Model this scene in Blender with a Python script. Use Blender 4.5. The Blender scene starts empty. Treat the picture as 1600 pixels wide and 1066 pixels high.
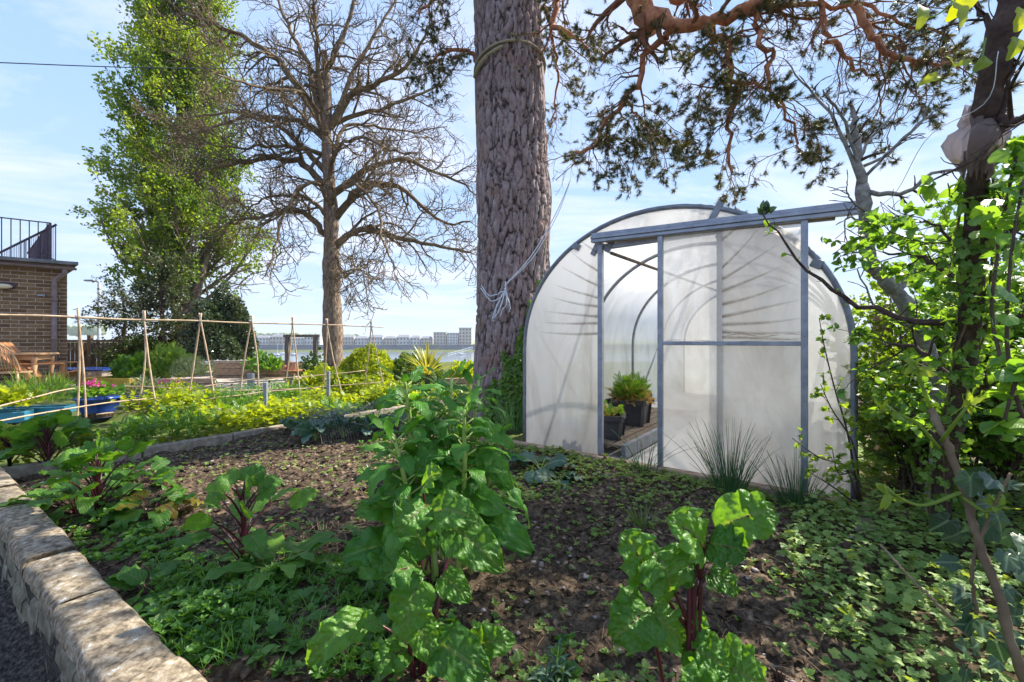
import bpy, math, random
import numpy as np
from mathutils import Vector, noise as mnoise

sc = bpy.context.scene
R = math.radians
# ------------------------------------------------------------------ camera, sky, sun, exposure
CZ = 1.1; F = 660.     # eye height, focal length in pixels of the 1600 px wide photograph
cam_d = bpy.data.cameras.new('camera'); cam = bpy.data.objects.new('camera', cam_d); sc.collection.objects.link(cam)
cam.location = (0, 0, CZ); cam.rotation_euler = (R(90), 0, 0)
cam_d.sensor_width = 36; cam_d.lens = 14.85; cam_d.clip_start = 0.05; cam_d.clip_end = 6000
cam_d.dof.use_dof = True; cam_d.dof.focus_distance = 4.2; cam_d.dof.aperture_fstop = 18.0
sc.camera = cam
SUN_AZ, SUN_EL = 61, 47          # azimuth clockwise from the viewing direction (+Y)
world = bpy.data.worlds.new('World'); sc.world = world; world.use_nodes = True
nt = world.node_tree; nt.nodes.clear()
def N(t, kind, **kw):
    n = t.nodes.new(kind)
    for k, v in kw.items():
        if k.startswith('i_'): n.inputs[k[2:].replace('_', ' ')].default_value = v
        else: setattr(n, k, v)
    return n
sky = N(nt, 'ShaderNodeTexSky', sky_type='NISHITA', sun_disc=False)
sky.sun_elevation = R(SUN_EL); sky.sun_rotation = R(SUN_AZ); sky.air_density = 1.0; sky.dust_density = 0.6; sky.ozone_density = 2.2
tc = N(nt, 'ShaderNodeTexCoord'); sp = N(nt, 'ShaderNodeSeparateXYZ'); nt.links.new(tc.outputs['Generated'], sp.inputs[0])
def M(t, op, a, b=None, clamp=False):
    n = t.nodes.new('ShaderNodeMath'); n.operation = op; n.use_clamp = clamp
    for i, x in enumerate((a, b)):
        if x is None: continue
        if isinstance(x, (int, float)): n.inputs[i].default_value = x
        else: t.links.new(x, n.inputs[i])
    return n.outputs[0]
zc = M(nt, 'ADD', M(nt, 'MAXIMUM', sp.outputs[2], 0.0), 0.12)
cx = M(nt, 'DIVIDE', sp.outputs[0], zc); cy = M(nt, 'DIVIDE', sp.outputs[1], zc)
cb = N(nt, 'ShaderNodeCombineXYZ'); nt.links.new(M(nt, 'MULTIPLY', cx, 0.75), cb.inputs[0]); nt.links.new(cy, cb.inputs[1])
no = N(nt, 'ShaderNodeTexNoise', i_Scale=1.15, i_Detail=9.0, i_Roughness=0.62, i_Distortion=0.7); nt.links.new(cb.outputs[0], no.inputs['Vector'])
cr = N(nt, 'ShaderNodeValToRGB'); cr.color_ramp.elements[0].position = 0.44; cr.color_ramp.elements[1].position = 0.72
nt.links.new(no.outputs[0], cr.inputs[0])
mx = N(nt, 'ShaderNodeMix', data_type='RGBA'); nt.links.new(M(nt, 'MULTIPLY', cr.outputs[0], 0.75), mx.inputs[0])
gr = nt.nodes.new('ShaderNodeValToRGB'); nt.links.new(sp.outputs[2], gr.inputs[0]); e_ = gr.color_ramp.elements
for p_, c_ in ((0., (3.0, 3.9, 5.3, 1)), (.30, (2.35, 3.45, 5.2, 1)), (.75, (1.6, 2.75, 5.0, 1))):
    x_ = e_[0] if p_ == 0. else e_.new(p_); x_.position = p_; x_.color = c_
e_[-1].color = (1.5, 2.6, 4.9, 1)
bl = N(nt, 'ShaderNodeMix', data_type='RGBA'); bl.inputs[0].default_value = .07; nt.links.new(gr.outputs[0], bl.inputs[6]); nt.links.new(sky.outputs[0], bl.inputs[7])
nt.links.new(bl.outputs[2], mx.inputs[6]); mx.inputs[7].default_value = (6.0, 5.6, 6.2, 1)
hz = N(nt, 'ShaderNodeMix', data_type='RGBA')          # whitish band low over the water
nt.links.new(M(nt, 'POWER', M(nt, 'SUBTRACT', 1.0, M(nt, 'ABSOLUTE', sp.outputs[2]), clamp=True), 9.0), hz.inputs[0])
nt.links.new(mx.outputs[2], hz.inputs[6]); hz.inputs[7].default_value = (3.6, 4.35, 5.4, 1)
bg = N(nt, 'ShaderNodeBackground', i_Strength=0.092); nt.links.new(hz.outputs[2], bg.inputs[0])
wo = N(nt, 'ShaderNodeOutputWorld'); nt.links.new(bg.outputs[0], wo.inputs[0])
sun_d = bpy.data.lights.new('sun', 'SUN'); sun_d.energy = 4.4; sun_d.angle = R(0.6); sun_d.color = (1.0, 0.93, 0.80)
sun = bpy.data.objects.new('sun', sun_d); sc.collection.objects.link(sun)
sd = Vector((math.sin(R(SUN_AZ)) * math.cos(R(SUN_EL)), math.cos(R(SUN_AZ)) * math.cos(R(SUN_EL)), math.sin(R(SUN_EL))))
sun.rotation_euler = sd.to_track_quat('Z', 'Y').to_euler(); sun.location = sd * 30
sc.view_settings.view_transform = 'Standard'; sc.view_settings.look = 'None'; sc.view_settings.gamma = 1; sc.view_settings.exposure = 1.36
sc.cycles.max_bounces = 8; sc.cycles.transparent_max_bounces = 12; sc.cycles.transmission_bounces = 5; sc.cycles.diffuse_bounces = 4
sc.cycles.use_denoising = True

# ------------------------------------------------------------------ helpers
def P(px, py, d): return np.array([(px - 800) / F * d, d, CZ - (py - 533) / F * d])
def GP(px, py, z=0.0): return P(px, py, (CZ - z) * F / (py - 533))
def nrm(a): return a / np.maximum(np.linalg.norm(a, axis=-1, keepdims=True), 1e-9)
def RNG(s): return np.random.default_rng(s)
def tag(o, label=None, cat=None, group=None, kind=None):
    if label: o['label'] = label
    if cat: o['category'] = cat
    if group: o['group'] = group
    if kind: o['kind'] = kind
    return o
def link(o, parent=None):
    sc.collection.objects.link(o)
    if parent is not None: o.parent = parent
    return o
def thing(name, label, cat, loc=(0, 0, 0), rz=0.0, group=None):
    o = bpy.data.objects.new(name, None); o.empty_display_size = .1; o.location = [float(x) for x in loc]; o.rotation_euler = (0, 0, rz)
    return tag(link(o), label, cat, group)
def root_loc(p):
    l = np.zeros(3)
    while p is not None: l = l + np.array(p.location[:]); p = p.parent
    return l

class G:
    """collects polygons, builds one mesh"""
    def __init__(s): s.v = []; s.l = []; s.z = []; s.m = []; s.u = []; s.t = []; s.n = 0
    def add(s, v, faces, uv=None, tint=0.5, mat=0):
        v = np.asarray(v, float).reshape(-1, 3); k = len(v)
        if not isinstance(faces, list): faces = [faces]
        for f in faces:
            f = np.asarray(f, np.int64)
            if f.size == 0: continue
            s.l.append((f + s.n).ravel()); s.z.append(np.full(len(f), f.shape[1])); s.m.append(np.full(len(f), mat))
        s.v.append(v); s.u.append(np.zeros((k, 2)) if uv is None else np.asarray(uv, float)); s.t.append(np.broadcast_to(np.asarray(tint, float), (k,)).copy()); s.n += k
        return s
    def build(s, name, mats, parent=None, smooth=False, local=False, bevel=0, sub=0):
        me = bpy.data.meshes.new(name)
        v = np.concatenate(s.v); L = np.concatenate(s.l); Z = np.concatenate(s.z); U = np.concatenate(s.u); T = np.concatenate(s.t)
        if parent is not None and not local: v = v - root_loc(parent)
        me.vertices.add(len(v)); me.vertices.foreach_set('co', v.astype(np.float32).ravel())
        me.loops.add(len(L)); me.loops.foreach_set('vertex_index', L.astype(np.int32))
        me.polygons.add(len(Z)); st = np.concatenate([[0], np.cumsum(Z)[:-1]]); me.polygons.foreach_set('loop_start', st.astype(np.int32))
        me.polygons.foreach_set('material_index', np.concatenate(s.m).astype(np.int32))
        me.polygons.foreach_set('use_smooth', np.full(len(Z), smooth))
        uvl = me.uv_layers.new(name='UVMap'); uvl.data.foreach_set('uv', U[L].astype(np.float32).ravel())
        at = me.attributes.new('tint', 'FLOAT', 'POINT'); at.data.foreach_set('value', T.astype(np.float32))
        for m in (mats if isinstance(mats, (list, tuple)) else [mats]): me.materials.append(m)
        me.update(); me.validate()
        o = bpy.data.objects.new(name, me); link(o, parent)
        if bevel:
            b = o.modifiers.new('bevel', 'BEVEL'); b.width = bevel; b.segments = 2; b.limit_method = 'ANGLE'; b.angle_limit = R(40)
        return o

BF = np.array([[0, 3, 2, 1], [4, 5, 6, 7], [0, 1, 5, 4], [1, 2, 6, 5], [2, 3, 7, 6], [3, 0, 4, 7]])
def box(g, c, s, rz=0.0, ry=0.0, rx=0.0, mat=0, tint=.5):
    x, y, z = np.array(s) / 2
    v = np.array([[-x, -y, -z], [x, -y, -z], [x, y, -z], [-x, y, -z], [-x, -y, z], [x, -y, z], [x, y, z], [-x, y, z]])
    if rx: a = rx; v = v @ np.array([[1, 0, 0], [0, math.cos(a), math.sin(a)], [0, -math.sin(a), math.cos(a)]])
    if ry: a = ry; v = v @ np.array([[math.cos(a), 0, -math.sin(a)], [0, 1, 0], [math.sin(a), 0, math.cos(a)]])
    if rz: a = rz; v = v @ np.array([[math.cos(a), math.sin(a), 0], [-math.sin(a), math.cos(a), 0], [0, 0, 1]])
    g.add(v + np.array(c), BF, mat=mat, tint=tint); return g
def beam(g, a, b, w, h, mat=0, tint=.5, up=(0, 0, 1)):
    a = np.array(a, float); b = np.array(b, float); t = nrm(b - a); u = np.array(up, float); sx = nrm(np.cross(t, u)); u = np.cross(sx, t)
    v = []
    for p in (a, b):
        for i, j in ((-1, -1), (1, -1), (1, 1), (-1, 1)): v.append(p + sx * i * w / 2 + u * j * h / 2)
    g.add(v, BF, mat=mat, tint=tint); return g
def tubes(g, Pt, Rd, sides=5, mat=0, tint=.5, cap=True):
    Pt = np.asarray(Pt, float); Rd = np.asarray(Rd, float)
    if Pt.ndim == 2: Pt = Pt[None]; Rd = Rd[None]
    Mn, k, _ = Pt.shape
    T = np.zeros_like(Pt); T[:, 1:-1] = Pt[:, 2:] - Pt[:, :-2]; T[:, 0] = Pt[:, 1] - Pt[:, 0]; T[:, -1] = Pt[:, -1] - Pt[:, -2]; T = nrm(T)
    ref = np.where(np.abs(T[:, 0, 2:3]) > .9, np.array([[1., 0, 0]]), np.array([[0, 0, 1.]]))
    A = nrm(np.cross(T[:, 0], ref)); ang = np.arange(sides) / sides * 2 * math.pi
    V = np.zeros((Mn, k, sides, 3))
    for i in range(k):
        A = nrm(A - T[:, i] * np.sum(A * T[:, i], -1, keepdims=True)); B = np.cross(T[:, i], A)
        V[:, i] = Pt[:, i, None] + Rd[:, i, None, None] * (A[:, None] * np.cos(ang)[None, :, None] + B[:, None] * np.sin(ang)[None, :, None])
    i, j = np.meshgrid(np.arange(k - 1), np.arange(sides), indexing='ij'); j2 = (j + 1) % sides
    q = np.stack([i * sides + j, i * sides + j2, (i + 1) * sides + j2, (i + 1) * sides + j], -1).reshape(-1, 4)
    F = (q[None] + (np.arange(Mn) * k * sides)[:, None, None]).reshape(-1, 4)
    fs = [F]
    if cap:
        c = np.arange(sides)
        fs.append((np.stack([c[::-1], (k - 1) * sides + c])[None] + (np.arange(Mn) * k * sides)[:, None, None]).reshape(-1, sides))
    uv = np.stack(np.broadcast_arrays((np.arange(sides) / sides)[None, :], np.linspace(0, 1, k)[:, None]), -1).reshape(-1, 2)
    tt = np.repeat(np.broadcast_to(np.asarray(tint, float), (Mn,)), k * sides)
    g.add(V.reshape(-1, 3), fs, uv=np.tile(uv, (Mn, 1)), tint=tt, mat=mat); return g
def smoothpath(pts, n):
    pts = np.asarray(pts, float); k = len(pts)
    if k == 2: return pts[0] + (pts[1] - pts[0]) * np.linspace(0, 1, n)[:, None]
    e = np.vstack([2 * pts[0] - pts[1], pts, 2 * pts[-1] - pts[-2]]); u = np.linspace(0, k - 1 - 1e-6, n); i = u.astype(int); f = (u - i)[:, None]
    p0, p1, p2, p3 = e[i], e[i + 1], e[i + 2], e[i + 3]
    return .5 * (2 * p1 + (p2 - p0) * f + (2 * p0 - 5 * p1 + 4 * p2 - p3) * f ** 2 + (3 * p1 - p0 - 3 * p2 + p3) * f ** 3)
def spawn(Pt, Rd, n, rng, length, k=6, t0=.2, t1=1., ang=(35, 65), wig=.18, trop=(0, 0, 0), rr=.6, tip=.25, taper=.5, perp=None):
    """n children per parent branch, all parents at once"""
    Mn, kp, _ = Pt.shape
    t = (np.arange(n)[None] + rng.random((Mn, n))) / n * (t1 - t0) + t0; u = np.clip(t * (kp - 1), 0, kp - 1.001); i = u.astype(int); f = (u - i)[..., None]
    m = np.arange(Mn)[:, None]; a = Pt[m, i]; b = Pt[m, i + 1]; pos = a + (b - a) * f; T = nrm(b - a); r0 = (Rd[m, i] * (1 - f[..., 0]) + Rd[m, i + 1] * f[..., 0]) * rr
    q = rng.normal(size=(Mn, n, 3))
    if perp is not None: q = q * np.array(perp)
    q = nrm(q - T * np.sum(q * T, -1, keepdims=True)); an = np.radians(rng.uniform(*ang, (Mn, n)))[..., None]
    D = nrm(T * np.cos(an) + q * np.sin(an)); Ln = length * rng.uniform(.55, 1.25, (Mn, n)) * (1 - taper * t)
    pos = pos.reshape(-1, 3); D = D.reshape(-1, 3); Ln = Ln.ravel(); r0 = r0.ravel(); out = [pos]
    for j in range(k - 1):
        pos = pos + D * (Ln / (k - 1))[:, None]; out.append(pos)
        D = nrm(D + rng.normal(size=D.shape) * wig + np.array(trop) * (1 if j else .5))
    return np.stack(out, 1), r0[:, None] * np.linspace(1, tip, k)[None]

# leaf templates: verts (y = length, x = width, z = up), faces, uv
def tmpl(v, f, uv=None):
    v = np.array(v, float)
    if uv is None: uv = np.stack([(v[:, 0] + .5), v[:, 1]], -1)
    by = {}
    for x in f: by.setdefault(len(x), []).append(x)
    return v, [np.array(x) for x in by.values()], uv
T_dia = tmpl([[0, 0, 0], [.28, .45, .05], [0, 1, -.06], [-.28, .45, .05]], [(0, 1, 2, 3)])
T_fold = tmpl([[0, 0, 0], [.3, .3, .1], [.27, .7, .08], [0, 1, -.1], [-.27, .7, .08], [-.3, .3, .1], [0, .5, -.02]], [(0, 1, 2, 6), (6, 2, 3), (0, 6, 4, 5), (6, 3, 4)])
T_lobed = tmpl([[0, 0, 0], [.28, -.05, .04], [.5, .3, .1], [.26, .42, .04], [.42, .72, .06], [.16, .72, 0], [0, 1.02, -.1], [-.16, .72, 0], [-.42, .72, .06], [-.26, .42, .04], [-.5, .3, .1], [-.28, -.05, .04], [0, .45, -.03]],
               [(0, 1, 2, 12), (12, 2, 3), (12, 3, 4, 5), (12, 5, 6), (12, 6, 7), (12, 7, 8, 9), (12, 9, 10), (12, 10, 11, 0)])
T_ivy = tmpl([[0, 0, 0], [.3, -.12, .03], [.55, .22, .05], [.3, .42, .02], [.22, .6, 0], [0, 1.0, -.06], [-.22, .6, 0], [-.3, .42, .02], [-.55, .22, .05], [-.3, -.12, .03], [0, .35, -.03]],
             [(0, 1, 2, 10), (10, 2, 3), (10, 3, 4, 5), (10, 5, 6, 7), (10, 7, 8), (10, 8, 9, 0)])
def _ivy2(lobes=((0, 1.), (.95, .72), (-.95, .72), (2.0, .46), (-2.0, .46)), w=.42, base=.34, n=22):
    th = np.linspace(-2.75, 2.75, n); rad = base + sum((l - base) * np.exp(-((th - c) / w) ** 2) for c, l in lobes); c = np.array([0, .32]); V = [[0, .32, .0]]
    for f in (.5, 1.):
        for t, q in zip(th, rad): x, y = math.sin(t) * q * f * .68, math.cos(t) * q * f * .68; V.append([x, .32 + y, -.16 * (f * q) ** 2 + .07 * abs(x) * 2 + .03 * math.sin(t * 7) * f])
    F = [(0, 1 + i, 2 + i) for i in range(n - 1)] + [(1 + i, 1 + n + i, 2 + n + i, 2 + i) for i in range(n - 1)]
    return tmpl(V, F)
T_ivy2 = _ivy2(); T_maple = _ivy2(((0, 1.), (.85, .85), (-.85, .85), (1.8, .6), (-1.8, .6)), .5, .5, 18)
T_blade = tmpl([[-.02, 0, 0], [.02, 0, 0], [.024, .4, .04], [-.024, .4, .04], [.018, .75, 0], [-.018, .75, 0], [0, 1, -.14]], [(0, 1, 2, 3), (3, 2, 4, 5), (5, 4, 6)])
def _oval():
    v = []; f = []
    for i, s in enumerate(np.linspace(0, 1, 6)):
        w = .34 * math.sin(math.pi * min(1, s ** .75)) ** .7 + .005; z = .1 * math.sin(s * 3) - .22 * s * s
        v += [[-w, s, z + .12 * w], [0, s, z], [w, s, z + .12 * w]]
        if i: b = i * 3; f += [(b - 3, b - 2, b + 1, b), (b - 2, b - 1, b + 2, b + 1)]
    return tmpl(v, f)
T_oval = _oval()
def _needles(n=15, seed=1):
    r = RNG(seed); v = []; f = []
    for i in range(n):
        d = nrm(r.normal(size=3) * .75 + np.array([0, 1, 0.1])); s = nrm(np.cross(d, r.normal(size=3))) * .036; o = np.array([0, r.uniform(0, .3), 0]); b = len(v)
        v += [o - s, o + s, o + d * r.uniform(.7, 1)]; f.append((b, b + 1, b + 2))
    return tmpl(v, f)
T_ned = _needles()
def _feather(seed=3, n=14):
    r = RNG(seed); v = []; f = []
    for i in range(n):
        s = (i + .5) / n
        for sg in (-1, 1):
            b = len(v); L = .34 * (1 - s * .7); o = np.array([0, s, -.15 * s * s]); d = nrm(np.array([sg, .8, r.uniform(-.3, .3)])) * L; q = np.array([0, .05, 0])
            v += [o, o + d * .6 + q, o + d, o + d * .6 - q]; f.append((b, b + 1, b + 2, b + 3))
    return tmpl(v, f)
T_fea = _feather()
def inst(g, T, pos, d, up, sc_, tint=.5, mat=0):
    pos = np.atleast_2d(pos); n = len(pos); d = nrm(np.broadcast_to(d, (n, 3)) + 0.); up = np.broadcast_to(up, (n, 3)) + 0.
    x = np.cross(d, up); bad = np.linalg.norm(x, axis=1) < 1e-4; x[bad] = [1, 0, 0]; x = nrm(x); z = np.cross(x, d)
    v, fs, uv = T; s = np.broadcast_to(np.asarray(sc_, float), (n,))
    V = pos[:, None] + s[:, None, None] * (x[:, None] * v[None, :, :1] + d[:, None] * v[None, :, 1:2] + z[:, None] * v[None, :, 2:])
    off = (np.arange(n) * len(v))[:, None, None]; F = [(f[None] + off).reshape(-1, f.shape[1]) for f in fs]
    g.add(V.reshape(-1, 3), F, uv=np.tile(uv, (n, 1)), tint=np.repeat(np.broadcast_to(np.asarray(tint, float), (n,)), len(v)), mat=mat); return g
def along(Pt, n, rng, t0=.2, t1=1.):
    """n random points per branch with tangents"""
    Mn, k, _ = Pt.shape; t = rng.uniform(t0, t1, (Mn, n)); u = np.clip(t * (k - 1), 0, k - 1.001); i = u.astype(int); f = (u - i)[..., None]; m = np.arange(Mn)[:, None]
    a, b = Pt[m, i], Pt[m, i + 1]; return (a + (b - a) * f).reshape(-1, 3), nrm(b - a).reshape(-1, 3)

def blade(g, base, tip, W, up=(0, 0, 1), arch=.15, ripple=.10, fold=.15, seed=0, nu=13, nv=9, fr=5., mat=0, tint=None, prof=.62, curl=0.):
    """a broad crinkled leaf between two points"""
    r = RNG(seed); base = np.array(base, float); tip = np.array(tip, float); L = np.linalg.norm(tip - base); up = np.array(up, float)
    mid = (base + tip) / 2 + up * arch * L * 1.4; s = np.linspace(0, 1, nu)[:, None]
    sp_ = (1 - s) ** 2 * base + 2 * s * (1 - s) * mid + s * s * tip
    T = nrm(np.gradient(sp_, axis=0)); sx = nrm(np.cross(T, up)); nz = np.cross(sx, T)
    S = s[:, 0]; w = W / 2 * (np.sin(math.pi * np.clip(S, 0, 1) ** prof) ** .55 * .97 + .03); w[-1] = W * .10
    v = np.linspace(-1, 1, nv); ph = r.uniform(0, 6, 4)
    jag = 1 + .05 * np.sin(S * 17 + ph[0]) + .035 * np.sin(S * 29 + ph[1])
    X = w[:, None] * v[None] * (1 + (jag[:, None] - 1) * np.abs(v[None]) ** 3)
    Z = fold * np.abs(X) * (1 if fold > 0 else 1) - curl * X ** 2 / max(W, 1e-3)
    Z = Z + ripple * W * np.abs(v[None]) ** 1.6 * np.sin(S[:, None] * fr * 2 * math.pi / 2 + ph[2] + (v[None] > 0) * 2.1) * np.sin(math.pi * np.clip(S, .03, .97))[:, None]
    av = np.abs(v[None]); Z = Z + W * (.040 * np.abs(np.sin((S[:, None] - .35 * av + .10 * fbm(S[:, None] * 5 + ph[2], v[None] * 2.5 + ph[0], 78, 2)) * 8 * math.pi)) ** .7 * np.sin(np.clip(av, 0, 1) * math.pi) ** .6 * np.sin(math.pi * np.clip(S, .02, .98))[:, None] + .012 * np.sin(S[:, None] * 83 + av * 31) * av + .05 * fbm(S[:, None] * 11 + ph[0], v[None] * 3.3 + ph[1] + 0 * S[:, None], 77, 3)) + r.normal(size=X.shape) * W * .008
    V = sp_[:, None] + sx[:, None] * X[..., None] + nz[:, None] * Z[..., None]
    i, j = np.meshgrid(np.arange(nu - 1), np.arange(nv - 1), indexing='ij'); q = np.stack([i * nv + j, i * nv + j + 1, (i + 1) * nv + j + 1, (i + 1) * nv + j], -1).reshape(-1, 4)
    uv = np.stack(np.broadcast_arrays((v[None] + 1) / 2, S[:, None]), -1).reshape(-1, 2)
    g.add(V.reshape(-1, 3), q, uv=uv, tint=r.random() if tint is None else tint, mat=mat); return g

def fbm(x, y, seed=0, oct=5, sc_=1.):
    """cheap numpy value noise, about -1..1"""
    x, y = np.broadcast_arrays(x, y); r = RNG(seed); tot = np.zeros(x.shape); a = 1.; f = sc_; nm = 0
    tab = r.random((256, 256)) * 2 - 1
    for o in range(oct):
        X = x * f + o * 17.3; Y = y * f + o * 9.1; xi = np.floor(X).astype(int); yi = np.floor(Y).astype(int); fx = X - xi; fy = Y - yi; fx = fx * fx * (3 - 2 * fx); fy = fy * fy * (3 - 2 * fy)
        g_ = lambda p, q: tab[p % 256, q % 256]
        tot += a * ((g_(xi, yi) * (1 - fx) + g_(xi + 1, yi) * fx) * (1 - fy) + (g_(xi, yi + 1) * (1 - fx) + g_(xi + 1, yi + 1) * fx) * fy); nm += a; a *= .5; f *= 2.03
    return tot / nm * 1.6

# ------------------------------------------------------------------ materials
def newmat(name):
    m = bpy.data.materials.new(name); m.use_nodes = True; t = m.node_tree; t.nodes.clear(); o = t.nodes.new('ShaderNodeOutputMaterial'); return m, t, o
def RGB(c): return (c[0], c[1], c[2], 1)
def ramp(t, fac, stops):
    n = t.nodes.new('ShaderNodeValToRGB'); e = n.color_ramp.elements
    while len(e) < len(stops): e.new(.5)
    for x, (p, c) in zip(e, stops): x.position = p; x.color = RGB(c) if len(c) == 3 else c
    t.links.new(fac, n.inputs[0]); return n.outputs[0]
def mixc(t, f, a, b):
    n = t.nodes.new('ShaderNodeMix'); n.data_type = 'RGBA'
    for i, x in ((0, f), (6, a), (7, b)):
        if isinstance(x, (int, float)): n.inputs[i].default_value = x
        elif isinstance(x, tuple): n.inputs[i].default_value = RGB(x)
        else: t.links.new(x, n.inputs[i])
    return n.outputs[2]
def texnoise(t, scale, detail=6., rough=.6, vec=None, dist=0.):
    n = N(t, 'ShaderNodeTexNoise', i_Scale=scale, i_Detail=detail, i_Roughness=rough, i_Distortion=dist)
    if vec is None: c = t.nodes.new('ShaderNodeTexCoord'); vec = c.outputs['Object']
    t.links.new(vec, n.inputs['Vector']); return n.outputs[0]
def objvec(t, s=(1, 1, 1)):
    c = t.nodes.new('ShaderNodeTexCoord'); m = t.nodes.new('ShaderNodeMapping'); m.inputs['Scale'].default_value = s; t.links.new(c.outputs['Object'], m.inputs[0]); return m.outputs[0]
def bump(t, h, strength=.5, dist=.01):
    n = N(t, 'ShaderNodeBump', i_Strength=strength, i_Distance=dist); t.links.new(h, n.inputs['Height']); return n.outputs[0]
def surf(name, stops, scale=8., rough=.8, metal=0., bmp=.4, bdist=.01, vs=(1, 1, 1), detail=8., spec=.5, dist=0.):
    m, t, o = newmat(name); vec = objvec(t, vs); f = texnoise(t, scale, detail, .65, vec, dist)
    p = N(t, 'ShaderNodeBsdfPrincipled', i_Roughness=rough, i_Metallic=metal); p.inputs['Specular IOR Level'].default_value = spec
    t.links.new(ramp(t, f, stops), p.inputs['Base Color']); t.links.new(bump(t, f, bmp, bdist), p.inputs['Normal']); t.links.new(p.outputs[0], o.inputs[0]); return m
def leafmat(name, dark, light, trans=.42, rough=.42, vein=None, bmp=.0, spec=.5, tl=None, spots=None):
    m, t, o = newmat(name); at = N(t, 'ShaderNodeAttribute', attribute_name='tint')
    nz = texnoise(t, 3.5, 3.); f = M(t, 'ADD', M(t, 'MULTIPLY', at.outputs['Fac'], .75), M(t, 'MULTIPLY', nz, .25))
    col = mixc(t, f, dark, light)
    uv = t.nodes.new('ShaderNodeUVMap'); sx = t.nodes.new('ShaderNodeSeparateXYZ'); t.links.new(uv.outputs[0], sx.inputs[0])
    au = M(t, 'ABSOLUTE', M(t, 'SUBTRACT', sx.outputs[0], .5)); h = None
    if vein is not None:
        mid = M(t, 'LESS_THAN', au, .035); w = M(t, 'FRACT', M(t, 'ADD', M(t, 'MULTIPLY', M(t, 'SUBTRACT', sx.outputs[1], M(t, 'MULTIPLY', au, .7)), 8.), M(t, 'MULTIPLY', texnoise(t, 28., 3.), 1.6)))
        tri = M(t, 'ABSOLUTE', M(t, 'SUBTRACT', w, .5)); lat = M(t, 'MULTIPLY', M(t, 'GREATER_THAN', tri, .45), .45); vf = M(t, 'MAXIMUM', mid, lat)
        col = mixc(t, vf, col, vein); h = M(t, 'ADD', M(t, 'MULTIPLY', tri, -1.), M(t, 'MULTIPLY', texnoise(t, 60., 3.), .8))
    if spots is not None:
        n2 = texnoise(t, 23., 4., .7); col = mixc(t, ramp(t, n2, [(.60, (0, 0, 0)), (.66, (1, 1, 1))]), col, spots)
    p = N(t, 'ShaderNodeBsdfPrincipled', i_Roughness=rough); p.inputs['Specular IOR Level'].default_value = spec; t.links.new(col, p.inputs['Base Color'])
    tr = t.nodes.new('ShaderNodeBsdfTranslucent'); hs = N(t, 'ShaderNodeMix', data_type='RGBA', blend_type='MULTIPLY'); hs.inputs[0].default_value = 1.
    t.links.new(col, hs.inputs[6]); hs.inputs[7].default_value = RGB(tl or (2.6, 2.1, .7)); t.links.new(hs.outputs[2], tr.inputs[0])
    if bmp and h is not None:
        b = bump(t, h, bmp, .004); t.links.new(b, p.inputs['Normal'])
    mx_ = N(t, 'ShaderNodeMixShader'); mx_.inputs[0].default_value = trans; t.links.new(p.outputs[0], mx_.inputs[1]); t.links.new(tr.outputs[0], mx_.inputs[2]); t.links.new(mx_.outputs[0], o.inputs[0]); return m

MT = {}
MT['soil'] = surf('soil', [(.25, (.014, .010, .007)), (.46, (.055, .039, .027)), (.62, (.155, .115, .078)), (.76, (.38, .30, .21))], 26, .95, bmp=.9, bdist=.02, detail=12, spec=.12)
MT['clod'] = surf('clod', [(.3, (.03, .021, .015)), (.55, (.085, .060, .042)), (.75, (.20, .155, .11))], 30, .95, bmp=.8, spec=.12)
MT['chip'] = surf('chip', [(.3, (.10, .06, .04)), (.7, (.36, .26, .17))], 12, .9, spec=.12)
MT['ground'] = surf('ground', [(.3, (.05, .07, .02)), (.5, (.09, .12, .03)), (.7, (.16, .13, .08))], 3, .95, bmp=.8, bdist=.03, spec=.12)
MT['path'] = surf('path', [(.35, (.02, .018, .016)), (.5, (.07, .063, .055)), (.7, (.19, .175, .155))], 70, .95, bmp=1., bdist=.02, spec=.12)
MT['patio'] = surf('patio', [(.3, (.34, .27, .22)), (.7, (.52, .44, .37))], 4, .9, bmp=.3)
MT['concrete'] = surf('concrete', [(.3, (.30, .29, .27)), (.7, (.50, .49, .46))], 6, .9)
MT['pebble'] = surf('pebble', [(.3, (.16, .13, .12)), (.7, (.42, .36, .33))], 20, .7, spec=.12)
MT['stone'] = surf('stone', [(.28, (.03, .028, .02)), (.40, (.12, .10, .075)), (.50, (.24, .19, .13)), (.58, (.33, .28, .21)), (.64, (.32, .31, .27)), (.67, (.66, .64, .58))], 33, .92, bmp=.5, bdist=.012, detail=14, spec=.12)
MT['rubble'] = surf('rubble', [(.25, (.05, .045, .03)), (.5, (.20, .18, .13)), (.7, (.36, .34, .28)), (.8, (.5, .5, .46))], 11, .95, bmp=1., bdist=.03, detail=14, spec=.12)
MT['edging'] = surf('edging', [(.25, (.12, .10, .08)), (.5, (.28, .24, .19)), (.75, (.46, .42, .36))], 14, .95, bmp=.6, spec=.12)
MT['sleeper'] = surf('sleeper', [(.3, (.16, .11, .07)), (.5, (.32, .23, .16)), (.7, (.48, .38, .29))], 7, .9, vs=(1, 6, 6), bmp=.5, spec=.12)
MT['oldwood'] = surf('oldwood', [(.3, (.09, .07, .055)), (.6, (.20, .16, .13)), (.8, (.32, .28, .24))], 6, .9, vs=(5, 5, .6), bmp=.5, spec=.12)
MT['redwood'] = surf('redwood', [(.3, (.30, .12, .04)), (.6, (.48, .22, .09)), (.8, (.58, .30, .13))], 7, .5, vs=(4, 4, 1), bmp=.1)
MT['pinewood'] = surf('pinewood', [(.3, (.48, .27, .13)), (.7, (.66, .42, .22))], 7, .45, vs=(1, 4, 4), bmp=.1)
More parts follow.
